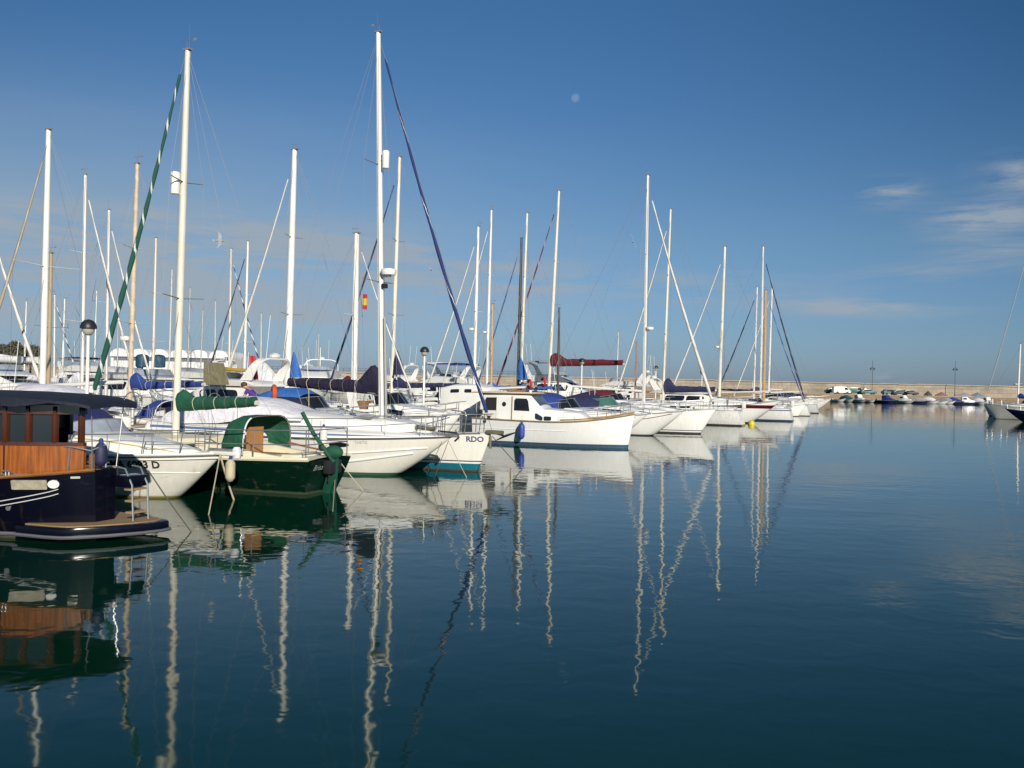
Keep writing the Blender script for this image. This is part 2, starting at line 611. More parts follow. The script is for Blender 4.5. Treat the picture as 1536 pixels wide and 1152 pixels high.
class House:
    """deckhouse: stations (x, half width, base z, top z) from aft to forward"""
    def __init__(s, st, tumble=0.90, camber=0.04):
        s.st, s.tu, s.ca = sorted(st), tumble, camber

    def lerp(s, x):
        st = s.st
        if x <= st[0][0]:
            return st[0][1:]
        for a, b in zip(st, st[1:]):
            if x <= b[0]:
                k = (x - a[0]) / max(1e-6, b[0] - a[0])
                return tuple(a[i] + (b[i] - a[i]) * k for i in (1, 2, 3))
        return st[-1][1:]

    def build(s, name, mat, parent, bevel=0.0):
        mb = MB()
        rings = []
        for x, w, z0, z1 in s.st:
            e = min(0.05, (z1 - z0) * 0.3)
            t = s.tu
            rings.append([(x, -w, z0), (x, -w * t, z1 - e), (x, -w * t * 0.94, z1), (x, -w * t * 0.45, z1 + s.ca), (x, w * t * 0.45, z1 + s.ca),
                          (x, w * t * 0.94, z1), (x, w * t, z1 - e), (x, w, z0)])
        mb.loft(rings)
        return mb.build(name, mat, parent, bevel=bevel, angle=30)

    def side(s, sd):
        def fn(x, f, off):
            w, z0, z1 = s.lerp(x)
            e = min(0.05, (z1 - z0) * 0.3)
            return (x, sd * (w * (1 - (1 - s.tu) * f) + off), z0 + (z1 - e - z0) * f)
        return fn

    def front(s, xa, xb):
        """sloping face between two stations: u across -1..1, v 0 at xa .. 1 at xb"""
        wa, _, za = s.lerp(xa)
        wb, _, zb = s.lerp(xb)
        n = Vector((zb - za, 0, -(xb - xa)))
        n = n.normalized() if n.length else Vector((1, 0, 0))
        if n.z < 0:
            n = -n

        def fn(u, v, off):
            w = (wa + (wb - wa) * v) * s.tu * 0.94
            return (xa + (xb - xa) * v + n.x * off, u * w, za + (zb - za) * v + n.z * off + s.ca * (1 - abs(u)) * 1.6)
        return fn

    def windows(s, name, mat, parent, spans, f0, f1, r=0.08, shear=0.0, sides=(1, -1)):
        for sd in sides:
            fn = s.side(sd)
            for x0, x1 in spans:
                w, z0, z1 = s.lerp((x0 + x1) / 2)
                hh = max(0.05, z1 - z0)
                ol = [(x, z / hh) for x, z in rrect(x0, x1, f0 * hh, f1 * hh, r, 4, shear)]
                MB().sheet(fn, ol, 0.003).build(name, mat, parent)


def arc_sheet(rings, pc=0.75, ps=0.6):
    """canvas: rings of (x, half width, base z, top z) arched athwartships"""
    mb = MB()
    rows, rows2 = [], []
    for x, w, z0, z1 in rings:
        row = []
        for k in range(13):
            a = math.pi * k / 12
            c, sn = math.cos(a), math.sin(a)
            row.append((x, -w * math.copysign(abs(c) ** pc, c), z0 + (z1 - z0) * (sn ** ps if sn > 1e-6 else 0.0)))
        rows.append(row)
    mb.grid(rows)
    return mb


def rail_line(h, side, t0, t1, height, n, inset=0.05):
    pts = []
    for i in range(n):
        t = t0 + (t1 - t0) * i / (n - 1)
        x, y, z = h.pt(t, 1, side)
        pts.append(Vector((x, y - side * inset, z + height)))
    return pts


def guard_rail(h, parent, t0=0.05, t1=0.93, height=0.55, n=6, mid=True, r=0.011, wr=0.006, name='guard_rail', rise=0.0):
    for side in (1, -1):
        mb = MB()
        top = rail_line(h, side, t0, t1, height, n)
        for i, p in enumerate(top):
            p.z += rise * i / (n - 1)
            mb.tube([p - Vector((0, 0, p.z - h.pt(t0 + (t1 - t0) * i / (n - 1), 1, side)[2] + 0.02)), p], r, 5)
        mb.tube(top, wr, 4)
        if mid:
            mb.tube([p - Vector((0, 0, height * 0.5)) for p in top], wr, 4)
        mb.build(name, steel, parent)


def pulpit(h, parent, t0=0.86, height=0.6, r=0.014, name='pulpit', fwd=0.15):
    mb = MB()
    P = [Vector(h.pt(t, 1, 1)) for t in (t0, (t0 + 1) / 2, 0.97)]
    top = [p + Vector((0, -0.05, height)) for p in P]
    nose = Vector((h.L + fwd, 0, h.zs(1) + height))
    loop = top + [nose + Vector((0, 0.12, 0)), nose + Vector((0.02, 0, 0)), nose + Vector((0, -0.12, 0))] + [Vector((p.x, -p.y, p.z)) for p in reversed(top)]
    mb.tube(loop, r, 6)
    for p, q in zip(P, top):
        for sd in (1, -1):
            mb.tube([(p.x - 0.05, sd * p.y, p.z - 0.02), (q.x, sd * q.y, q.z)], r, 5)
    m = [p + Vector((0, -0.04, height * 0.5)) for p in P]
    for sd in (1, -1):
        mb.tube([(p.x, sd * p.y, p.z) for p in m], r * 0.8, 5)
    mb.build(name, steel, parent)


def pushpit(h, parent, t1=0.16, height=0.6, r=0.014):
    mb = MB()
    P = [Vector(h.pt(t, 1, 1)) for t in (t1, t1 * 0.5, 0.01)]
    for hh in (height, height * 0.52):
        top = [p + Vector((0, -0.06, hh)) for p in P]
        loop = top + [Vector((p.x, -p.y, p.z)) for p in reversed(top)]
        mb.tube(loop, r, 6)
    for p in P:
        for sd in (1, -1):
            mb.tube([(p.x, sd * (p.y - 0.06), p.z - 0.02), (p.x, sd * (p.y - 0.06), p.z + height)], r, 5)
    mb.build('pushpit', steel, parent)


A_OUT, A_IN = R(-23), R(157)


def root_at(name, anchor, ax, heading, label, cat, group, ay=0.0):
    """empty at the boat's stern on the water so that local (ax, ay) lies at anchor"""
    c, s_ = math.cos(heading), math.sin(heading)
    return empty(name, (anchor.x - ax * c + ay * s_, anchor.y - ax * s_ - ay * c, 0.0), heading, label, cat, group)


def rig(root, h, xm, ztop, mat=alu_w, r=0.085, rake=R(1.4), spreaders=1, zfoot=None, genoa=None, gr=0.055, gfrac=0.93, gbase=0.35, sp_w=0.9,
        boom=None, cover=None, boom_z=1.0, cover_r=0.14, backstay=True, radar=None, reflector=None, antenna=True, sp_mat=None, stay_r=0.0055, gx=None, lower=True, hump=1.2):
    """mast, spreaders, stays, boom, cover and rolled headsail"""
    zf = h.zs(xm / h.L) if zfoot is None else zfoot
    H = ztop - zf
    foot = Vector((xm, 0, zf - 0.1))
    top = Vector((xm - math.tan(rake) * H, 0, ztop))

    def mp(f):
        return foot.lerp(top, f)
    mb = MB()
    mb.tube([mp(i / 8) for i in range(9)], lambda u: r * (1 - 0.25 * max(0, u - 0.55) / 0.45), 12, sy=0.72)
    mast = mb.build('mast', mat, root)
    mh = MB()
    mh.box(top + Vector((0, 0, 0.03)), (r * 2.5, r * 1.3, 0.05))
    if antenna:
        mh.tube([top + Vector((-0.08, 0.03, 0)), top + Vector((-0.08, 0.03, 0.7 if r > 0.07 else 0.5))], 0.004, 4)
    if random.random() < 0.4 or r > 0.09 and r < 0.101:
        mh.tube([top + Vector((0.05, -0.02, 0)), top + Vector((0.05, -0.02, 0.28))], 0.007, 4)
        mh.tube([top + Vector((-0.22, -0.02, 0.28)), top + Vector((0.20, -0.02, 0.28))], 0.007, 4)
        mh.box(top + Vector((-0.22, -0.02, 0.28)), (0.12, 0.01, 0.07))
    mh.build('masthead_gear', wire, mast)
    for sd in (1, -1):
        MB().tube([mp(0.02) + Vector((r * 0.6, sd * r * 1.25, 0)), mp(0.6) + Vector((r * 0.5, sd * r * 1.5, 0)), mp(0.99) + Vector((r * 0.5, sd * r * 0.4, 0))], max(0.006, stay_r), 4).build('halyard', M('halyard_rope', (0.28, 0.26, 0.24), 0.9), mast)
    chain = h.pt(min(0.95, xm / h.L - 0.02), 1, 1)
    tips = []
    for k in range(spreaders):
        f = {1: (0.52,), 2: (0.36, 0.66), 3: (0.28, 0.5, 0.74)}[spreaders][k]
        p = mp(f)
        w = sp_w * (1 - 0.2 * k) if spreaders > 1 else sp_w
        tips.append((f, w))
        for sd in (1, -1):
            MB().tube([p, p + Vector((-0.12, sd * w, 0.06))], 0.030, 6, r1=0.018, sy=0.6).build('spreader', sp_mat or mat, mast)
    for sd in (1, -1):
        pts = [Vector((chain[0], sd * (chain[1] - 0.06), chain[2]))] + [mp(f) + Vector((-0.12, sd * w, 0.06)) for f, w in tips] + [mp(0.965)]
        MB().tube(pts, stay_r, 4).build('shroud', wire, root)
        if lower:
            MB().tube([Vector((chain[0] - 0.3, sd * (chain[1] - 0.06), chain[2])), mp(tips[0][0] - 0.02 if tips else 0.5)], stay_r, 4).build('shroud', wire, root)
    if backstay:
        MB().tube([mp(0.995), Vector((0.1, 0, h.zs(0) + 0.05))], stay_r, 4).build('backstay', wire, root)
    gxx = h.L - 0.12 if gx is None else gx
    gfoot = Vector((gxx, 0, h.zs(1) + 0.1))
    ghead = mp(gfrac) + Vector((r, 0, 0))
    if genoa is not None:
        a, b_ = gfoot.lerp(ghead, gbase / (ghead - gfoot).length), gfoot.lerp(ghead, 0.955)
        N = 60
        g = MB()
        g.tube([a.lerp(b_, i / N) + Vector((-0.10, 0, 0)) * math.sin(math.pi * i / N) for i in range(N + 1)],
               lambda u: gr * min(1.0, 0.62 + u * 4) * (1 - 0.72 * u) + 0.012 + 0.006 * math.sin(u * 47), 10, uv=True)
        go = g.build('furled_genoa', genoa, root)
        MB().tube([gfoot, ghead], 0.008, 5).build('forestay', wire, root)
        MB().lathe([(0.02, 0), (0.09, 0.0), (0.09, 0.025), (0.05, 0.03), (0.05, 0.10), (0.09, 0.105), (0.09, 0.13), (0.02, 0.13)], gfoot.lerp(ghead, gbase * 0.6 / (ghead - gfoot).length), 12).build('furling_drum', blackm, root)
    else:
        MB().tube([gfoot, ghead], stay_r, 4).build('forestay', wire, root)
    if boom:
        bz = zf + boom_z
        f = (bz - zf) / H
        g0 = mp(f) + Vector((-r, 0, 0))
        g1 = Vector((xm - boom, 0, bz + 0.12))
        bo = MB().tube([g0, g1], 0.06, 8, sy=1.2).build('boom', mat if mat is not alu_r else alu_c, root)
        if cover is not None:
            N = 22
            rings = []
            for i in range(N + 1):
                u = i / N
                c = g0.lerp(g1, u * 0.97)
                hh = cover_r * (hump * (0.72 + 5.6 * u if u < 0.05 else (0.5 + 0.5 * math.cos(math.pi * min(1, max(0, u - 0.07) / 0.16)))) + 1.25 - 0.5 * u + 0.03 * math.sin(i * 2.1) + 0.03 * math.sin(i * 0.9))
                ww = cover_r * (0.95 - 0.3 * u + 0.025 * math.sin(i * 1.7))
                c = c + Vector((0, 0, -0.09 + 0.006 * math.sin(i * 1.3)))
                rings.append([c + Vector((0, ww * math.sin(2 * math.pi * k / 10) * (1.0 if math.cos(2 * math.pi * k / 10) < 0 else 0.85), hh * (1 - math.cos(2 * math.pi * k / 10)))) for k in range(10)])
            co = MB().loft(rings).build('sail_cover', cover, root, angle=60)
            if cover_r > 0.13 and root.location.y < 60:
                for i in (5, 8, 11, 14, 17, 20):
                    rg = rings[i] + rings[i][:1]
                    cc = sum((Vector(p) for p in rings[i]), Vector()) / 10
                    MB().tube([cc + (Vector(p) - cc) * 1.03 for p in rg], 0.011, 4).build('cover_tie', ropem if i % 2 else roped, co)
        MB().tube([g1, mp(0.99)], 0.005, 4).build('topping_lift', wire, root)
        MB().tube([g1.lerp(g0, 0.25), Vector((xm - boom * 0.75, 0, zf + 0.05))], 0.014, 5).build('mainsheet', ropem, root)
    if radar:
        p = mp(radar) + Vector((r + 0.20, 0, 0))
        rd = MB()
        rd.lathe([(0.05, -0.10), (0.22, -0.08), (0.25, 0.0), (0.24, 0.07), (0.12, 0.11), (0.02, 0.115)], p, 14)
        ro = rd.build('radar_dome', gel, mast)
        MB().box(p + Vector((-0.2, 0, -0.13)), (0.36, 0.10, 0.05)).build('radar_bracket', mat, mast)
    if reflector:
        f, dx, dy = reflector
        p = mp(f) + Vector((dx, dy, 0))
        MB().lathe([(0.02, -0.3), (0.12, -0.29), (0.125, 0.27), (0.10, 0.30), (0.02, 0.3)], p, 14).build('radar_reflector', gel, mast)
        MB().tube([p, mp(f)], 0.02, 5).build('reflector_bracket', steel, mast)
    return mast, mp


def coach(h, root, t0, t1, w=0.62, hgt=0.42, mat=gel, win=glass, spans=None, front=0.14, f0=0.35, f1=0.78):
    st = []
    for i in range(9):
        t = t0 + (t1 - t0) * i / 8
        k = 1.0 if t < t1 - front else max(0.08, (t1 - t) / front)
        st.append((t * h.L, h.b(t) * w * (1 if i < 8 else 0.85), h.zs(t) - 0.04, h.zs(t) + 0.03 + hgt * (0.92 + 0.08 * math.cos(i)) * k ** 0.6))
    H = House(st, 0.86, 0.05)
    co = H.build('coachroof', mat, root)
    if spans:
        H.windows('window', win, co, [((t0 + (t1 - t0) * a) * h.L, (t0 + (t1 - t0) * b) * h.L) for a, b in spans], f0, f1, 0.06)
    return H


def sprayhood(h, root, tx, mat, w=0.62, hgt=0.75, ln=1.2, name='sprayhood', zoff=0.0, window=True):
    x0 = tx * h.L
    z = h.zs(tx) + zoff
    ww = h.b(tx) * w
    o = arc_sheet([(x0, ww, z, z + hgt), (x0 + ln * 0.35, ww, z, z + hgt * 1.0), (x0 + ln * 0.7, ww * 0.95, z, z + hgt * 0.72), (x0 + ln, ww * 0.85, z, z + hgt * 0.30)]).build(name, mat, root)
    MB().tube([(x0, ww * math.cos(a), z + hgt * (math.sin(a) ** 0.6 if math.sin(a) > 0.001 else 0)) for a in [math.pi * k / 14 for k in range(15)]], 0.014, 5).build('hood_frame', steel, root)
    return o


def sailboat(label, px, d, top_py, head='in', L=10.0, B=3.2, fb=1.15, hull=H_WHITE, mat=alu_w, genoa=None, cover=None, hood=None, xm=0.57, spreaders=2,
             group='sailing yachts moored along the pontoon', base_py=575, r=0.085, deck=True, detail=1, cat='sailboat', name='sailing_yacht', boom=True, **kw):
    heading = A_IN if head == 'in' else A_OUT
    heading += kw.pop('turn', 0.0)
    if d > 38:
        kw.setdefault('stay_r', 0.0095)
    a = at_d(px, base_py, d)
    ztop = at_d(px, top_py, d).z
    root = root_at(name, a, xm * L, heading, label, cat, group)
    h = Hull(L, B, fb * 0.92, fb * 0.90, fb * 1.15, 0.45, 0.90, 1.05, 0.72, 0.42, 2.2, 0.26, 0.50, rake=kw.pop('rake_t', 0.25))
    h.build(hull, root)
    h.deck(deckm, root)
    h.rails('toe_rail', kw.pop('toe', alu_s), root, 0.022)
    coach(h, root, 0.34, 0.80, 0.60, kw.pop('ch', 0.40), spans=((0.08, 0.24), (0.30, 0.46), (0.52, 0.68)))
    # cockpit coamings
    for sd in (1, -1):
        MB().tube([(0.06 * L, sd * h.b(0.06) * 0.62, h.zs(0.06) + 0.10), (0.34 * L, sd * h.b(0.34) * 0.60, h.zs(0.34) + 0.16)], 0.13, 8).build('coaming', gel, root)
    MB().box((0.2 * L, 0, h.zs(0.2) + 0.055), (0.26 * L, h.b(0.2) * 1.0, 0.03)).build('cockpit_sole', teak, root)
    if hood is not None:
        sprayhood(h, root, 0.33, hood, zoff=0.12)
    rig(root, h, xm * L, ztop, mat, r, spreaders=spreaders, zfoot=h.zs(xm) + 0.38, genoa=genoa, boom=(kw.pop('boom_len', 0.40) * L if boom else None), cover=cover, **kw)
    if detail:
        pulpit(h, root)
        pushpit(h, root)
        guard_rail(h, root, 0.16, 0.86)
        zc_ = h.zs(0.12)
        MB().tube([(0.12 * L, 0.42 * math.cos(a), zc_ + 0.75 + 0.42 * math.sin(a)) for a in [2 * math.pi * k / 20 for k in range(21)]], 0.016, 5).tube([(0.12 * L, 0, zc_ + 0.05), (0.12 * L, 0, zc_ + 0.8)], 0.06, 6).build('steering_wheel', steel, root)
        MB().prism(rrect(0.50 * L, 0.56 * L, -0.28, 0.28, 0.06), h.zs(0.53) + 0.30, h.zs(0.53) + 0.50).build('deck_hatch', M('smoked_hatch', (0.25, 0.27, 0.29), 0.3), root, bevel=0.02)
        MB().box((0.64 * L, 0.0, h.zs(0.64) + 0.46), (0.75, 0.5, 0.26)).build('life_raft', whitec, root, bevel=0.07)
        for sd in (1, -1):
            MB().lathe([(0.02, 0), (0.075, 0.0), (0.05, 0.06), (0.065, 0.15), (0.02, 0.16)], (0.26 * L, sd * h.b(0.26) * 0.62, h.zs(0.26) + 0.24), 10).build('winch', steel, root)
        MB().box((0.01 * L, -h.b(0.02) * 0.55, h.zs(0) + 0.42), (0.28, 0.26, 0.5)).build('stowed_outboard', [M('outboard_grey', (0.12, 0.13, 0.14), 0.4), blackm, gel][int(d) % 3], root, bevel=0.06)
        if int(px) % 2 and d < 60:
            MB().tube([(0.03 * L, h.b(0.02) * 0.75 + 0.2 * math.cos(a), h.zs(0) + 0.45 + 0.25 * math.sin(a)) for a in [R(-60) + R(300) * k / 14 for k in range(15)]], 0.07, 7).build('horseshoe_buoy', [orange, yellowm, redm][int(d) % 3], root)
        if hood is not None:
            MB().tube([(0.33 * L - 0.01, h.b(0.33) * 0.62 * math.cos(a), h.zs(0.33) + 0.12 + 0.74 * math.sin(a) ** 0.6) for a in [math.pi * (k + 0.5) / 15 for k in range(15)]], 0.022, 5).build('hood_trim', whitec, root)
    return root, h


def windscreen(root, h, xf, xa, w, z, hgt, mat=glass, rake=0.55, frame=steel):
    """wrap-round windscreen: xf front, xa aft ends"""
    low, up = [], []
    n = 12
    for i in range(n + 1):
        a = -math.pi / 2 + math.pi * i / n
        c = math.cos(a)
        x = xa + (xf - xa) * (c ** 0.55 if c > 1e-6 else 0.0)
        y = w * math.sin(a) ** 1 if abs(math.sin(a)) > 1e-6 else 0.0
        low.append(Vector((x, y, z)))
        up.append(Vector((x - rake * hgt * (0.3 + 0.7 * c) * 1.5, y * 0.9, z + hgt * (0.75 + 0.25 * c))))
    MB().grid([low, up]).build('windscreen', mat, root)
    fr = MB().tube(up, 0.018, 5).tube(low, 0.018, 5)
    for i in (0, 3, 6, 9, 12):
        fr.tube([low[i], up[i]], 0.014, 5)
    fr.build('windscreen_frame', frame, root)
    return up


def radar_arch(root, x, w, z0, z1, mat=gel, lean=-0.5, wid=0.32, name='radar_arch'):
    mb = MB()
    rings = []
    for k in range(15):
        a = math.pi * k / 14
        c, s_ = math.cos(a), math.sin(a)
        yy = w * math.copysign(abs(c) ** 0.45, c) if abs(c) > 1e-6 else 0
        zz = z0 + (z1 - z0) * (s_ ** 0.45 if s_ > 1e-6 else 0)
        f = (zz - z0) / (z1 - z0)
        xx = x + lean * f
        wd = wid * (1.6 - 0.7 * f)
        t = 0.05
        inn = 1 - t / w
        rings.append([(xx - wd / 2, yy, zz), (xx + wd / 2, yy, zz), (xx + wd / 2, yy * inn, zz - 0.07 * f), (xx - wd / 2, yy * inn, zz - 0.07 * f)])
    mb.loft(rings)
    o = mb.build(name, mat, root, angle=30)
    return o


def cruiser(label, px, d, head='out', L=8.0, B=2.9, fb=1.0, hull=H_WHITE, anchor=None, ax=None, canvas=None, arch=False, ws=glass, group='motor cruisers moored in the marina',
            hard=False, canvas_h=1.15, name='motor_cruiser', cat='motor boat', ports=True, turn=0.0, trunk=0.42, stripe=None, detail=1, whip=True):
    heading = (A_OUT if head == 'out' else A_IN) + turn
    a = at_d(px, 575, d) if anchor is None else anchor
    root = root_at(name, a, L * 0.5 if ax is None else ax, heading, label, cat, group)
    h = Hull(L, B, fb * 0.92, fb, fb * 1.22, 0.4, 0.70, 1.3, 0.88, 0.40, 2.4, 0.26, 0.55)
    h.build(hull, root)
    h.deck(gel, root, 0.0, 0.08)
    h.rails('rub_rail', stripe or greyc, root, 0.03, off=0.01)
    st = []
    for i in range(9):
        t = 0.30 + 0.58 * i / 8
        k = min(1.0, (0.90 - t) / 0.42)
        st.append((t * L, h.b(t) * 0.80, h.zs(t) - 0.05, h.zs(t) + 0.05 + trunk * max(0.03, k) ** 0.8))
    H = House(st, 0.82, 0.06)
    tr = H.build('cabin_trunk', gel, root)
    if ports:
        H.windows('window', glass, tr, [(0.46 * L, 0.60 * L)], 0.35, 0.75, 0.08)
        for sd in (1, -1):
            MB().sheet(h.xz(sd), rrect(0.60 * L, 0.66 * L, fb * 0.72, fb * 0.84, 0.08), 0.004).build('porthole', glass, root)
    zt = H.lerp(0.50 * L)[2]
    up = windscreen(root, h, 0.55 * L, 0.36 * L, h.b(0.45) * 0.70, zt - 0.04, 0.55, ws)
    for sd in (1, -1):
        MB().box((0.17 * L, sd * h.b(0.17) * 0.88, h.zs(0.17) + 0.18), (0.34 * L, 0.14, 0.40)).build('cockpit_coaming', gel, root, bevel=0.03)
    MB().box((0.06 * L, 0, h.zs(0) + 0.2), (0.10 * L, h.b(0.05) * 1.6, 0.34)).build('stern_seat', whitec, root, bevel=0.05)
    MB().box((-0.25, 0, 0.30), (0.6, h.b(0) * 1.7, 0.09)).build('swim_platform', gel, root, bevel=0.03)
    if canvas is not None:
        z = h.zs(0.3) + 0.3
        w = h.b(0.3) * 0.88
        zz = h.zs(0.3) + canvas_h
        arc_sheet([(0.04 * L, w * 0.98, z, z + 0.25), (0.12 * L, w, z, zz - 0.15), (0.24 * L, w, z, zz + 0.1), (0.36 * L, w * 0.95, z, zz + 0.12), (0.44 * L, w * 0.85, z + 0.1, zz - 0.12)]).build('cockpit_canopy', canvas, root)
    if hard:
        hz = h.zs(0.3) + 1.35
        MB().box((0.30 * L, 0, hz), (0.34 * L, h.b(0.3) * 1.7, 0.10)).build('hardtop', gel, root, bevel=0.04)
        for x in (0.16 * L, 0.44 * L):
            for sd in (1, -1):
                MB().tube([(x, sd * h.b(0.3) * 0.78, h.zs(0.3)), (x, sd * h.b(0.3) * 0.78, hz)], 0.03, 6).build('hardtop_post', gel, root)
    if arch:
        ar = radar_arch(root, 0.16 * L + 0.3, h.b(0.16) * 0.86, h.zs(0.16) + 0.2, h.zs(0.16) + 1.5)
        MB().lathe([(0.05, 0), (0.2, 0.02), (0.22, 0.1), (0.1, 0.18), (0.02, 0.19)], (0.16 * L - 0.2, 0, h.zs(0.16) + 1.5), 12).build('radar_dome', gel, ar)
    if whip:
        MB().tube([(0.34 * L, h.b(0.3) * 0.7, h.zs(0.3) + 0.4), (0.30 * L, h.b(0.3) * 0.72, h.zs(0.3) + 2.6)], 0.010, 4).build('whip_antenna', gel, root)
    if detail:
        pulpit(h, root, 0.62, 0.5, 0.014, 'bow_rail')
        MB().prism(rrect(0.62 * L, 0.68 * L, -0.26, 0.26, 0.06), H.lerp(0.65 * L)[2] + 0.02, H.lerp(0.65 * L)[2] + 0.09).build('deck_hatch', M('smoked_hatch', (0.25, 0.27, 0.29), 0.3), root, bevel=0.015)
        MB().tube([(L - 0.5, 0.03, h.zs(1) + 0.12), (L + 0.15, 0.03, h.zs(1) + 0.06), (L + 0.22, 0.03, h.zs(1) - 0.12)], 0.03, 6).build('anchor', steel, root)
        for sd in (1, -1):
            MB().box((0.22 * L, sd * h.b(0.2) * 0.4, h.zs(0.2) + 0.42), (0.45, 0.5, 0.62)).build('helm_seat', [whitec, M('tan_leather', (0.25, 0.13, 0.05), 0.6), bluec][int(d) % 3], root, bevel=0.08)
        for sd in (1, -1):
            MB().tube(h.line(0.02, 0.93, 0.80, sd, 18, 0.006), 0.018, 5).build('side_stripe', [M('stripe_blue_b', (0.06, 0.10, 0.30), 0.4), greyc, M('stripe_maroon', (0.14, 0.02, 0.04), 0.4)][int(px) % 3], root)
    return root, h


def flybridge(label, px, d, head='in', L=12.0, B=4.0, fb=1.4, hull=H_WHITE, turn=0.0, win=glass, arch=True, top=None, group='flybridge yachts moored in the marina', house_h=1.15, fb_h=0.75, wf=True, mast_h=0.0):
    heading = (A_OUT if head == 'out' else A_IN) + turn
    a = at_d(px, 575, d)
    root = root_at('motor_yacht', a, L * 0.5, heading, label, 'motor yacht', group)
    h = Hull(L, B, fb * 0.85, fb * 0.95, fb * 1.35, 0.5, 0.70, 1.3, 0.9, 0.40, 2.5, 0.24, 0.52)
    h.build(hull, root)
    h.deck(gel, root, 0.0, 0.06)
    h.rails('rub_rail', greyc, root, 0.035, off=0.01)
    z0 = h.zs(0.4) - 0.1
    zh = h.zs(0.35) + house_h
    w = h.b(0.4) * 0.80
    H = House([(0.16 * L, w, z0, zh), (0.30 * L, w, z0, zh + 0.03), (0.46 * L, w, z0, zh), (0.62 * L, w * 0.85, z0 + 0.1, z0 + 0.62), (0.82 * L, w * 0.5, h.zs(0.8) - 0.1, h.zs(0.82) + 0.12)], 0.86, 0.05)
    ho = H.build('deckhouse', gel, root)
    H.windows('side_window', win, ho, [(0.19 * L, 0.33 * L), (0.345 * L, 0.47 * L)], 0.45, 0.90, 0.15, 0.25)
    if wf:
        fn = H.front(0.62 * L, 0.46 * L)
        for u0, u1 in ((-0.92, -0.34), (-0.30, 0.30), (0.34, 0.92)):
            MB().sheet(fn, rrect(u0, u1, 0.22, 0.92, 0.08), 0.004).build('windscreen_pane', win, ho)
    F = House([(0.08 * L, w * 0.95, zh + 0.04, zh + 0.12), (0.12 * L, w * 0.98, zh + 0.04, zh + fb_h * 0.75), (0.36 * L, w * 0.98, zh + 0.04, zh + fb_h), (0.50 * L, w * 0.8, zh + 0.04, zh + 0.10)], 1.05, 0.02)
    F.build('flybridge', gel, root)
    windscreen(root, h, 0.44 * L, 0.34 * L, w * 0.85, zh + fb_h * 0.9, 0.35, clearv)
    if arch:
        ar = radar_arch(root, 0.14 * L, w * 0.95, zh + 0.3, zh + fb_h + 1.0, lean=-0.7, wid=0.4)
        MB().lathe([(0.05, 0), (0.25, 0.02), (0.28, 0.12), (0.12, 0.22), (0.02, 0.23)], (0.14 * L - 0.7, 0, zh + fb_h + 1.0), 12).build('radar_dome', gel, ar)
        for sd in (1, -1):
            MB().tube([(0.14 * L - 0.7, sd * 0.6, zh + fb_h + 0.95), (0.14 * L - 0.9, sd * 0.62, zh + fb_h + 2.9)], 0.012, 4).build('whip_antenna', gel, ar)
    if mast_h:
        MB().tube([(0.2 * L, 0, zh), (0.19 * L, 0, zh + mast_h)], 0.05, 8, r1=0.03).build('signal_mast', gel, root)
    if top is not None:
        zt = zh + fb_h + 1.05
        arc_sheet([(0.10 * L, w * 0.95, zt, zt + 0.16), (0.22 * L, w * 0.98, zt + 0.02, zt + 0.22), (0.36 * L, w * 0.9, zt, zt + 0.18)]).build('bimini', top, root)
        for x in (0.10 * L, 0.36 * L):
            for sd in (1, -1):
                MB().tube([(x, sd * w * 0.93, zh + fb_h * 0.7), (x, sd * w * 0.93, zt + 0.02)], 0.015, 5).build('bimini_post', steel, root)
    pulpit(h, root, 0.55, 0.6, 0.016, 'bow_rail')
    return root, h, zh

# ------------------------------------------------------------------ setting: water, quay, breakwater, pontoon


def water():
    mb = MB()
    mb.add([(-5000, -200, 0), (5000, -200, 0), (5000, 8000, 0), (-5000, 8000, 0)], [(0, 1, 2, 3)])
    m = bpy.data.materials.new('sea_water')
    m.use_nodes = True
    T = NT(m.node_tree)
    b = m.node_tree.nodes['Principled BSDF']
    g = T.n('ShaderNodeNewGeometry')
    pos = g.outputs['Position']
    b.inputs['Base Color'].default_value = (0.0003, 0.0225, 0.0115, 1)
    b.inputs['Specular Tint'].default_value = (0.70, 1.0, 0.97, 1)
    b.inputs['IOR'].default_value = 1.37
    T.set(b.inputs['Roughness'], T.ramp(T.noise(T.mapping(pos, scale=(0.25, 1.0, 1), loc=(3, 9, 0)), 0.045, 3, 0.6), [(0.45, 0.012), (0.68, 0.075)]))
    b.inputs['Specular IOR Level'].default_value = 0.58
    n1 = T.noise(T.mapping(pos, scale=(0.9, 1.0, 1)), 2.3, 2, 0.5, 0.3)
    n2 = T.noise(T.mapping(pos, scale=(0.55, 1.0, 1), rot=(0, 0, 0.3), loc=(31, 7, 0)), 0.55, 2, 0.5, 0.2)
    n3 = T.noise(T.mapping(pos, scale=(0.3, 1.0, 1), rot=(0, 0, -0.15)), 0.05, 3, 0.6)
    calm = T.ramp(n3, [(0.34, 0.40), (0.50, 0.9), (0.66, 1.5)])
    hgt = T.math('ADD', T.math('MULTIPLY', n1, 0.0046), T.math('MULTIPLY', n2, 0.011))
    hgt = T.math('MULTIPLY', hgt, calm)
    bn = T.n('ShaderNodeBump')
    bn.inputs['Strength'].default_value = 1.0
    bn.inputs['Distance'].default_value = 1.0
    T.set(bn.inputs['Height'], hgt)
    T.set(b.inputs['Normal'], bn.outputs[0])
    tag(mb.build('water', m, smooth=False), None, None, kind='structure')


water()


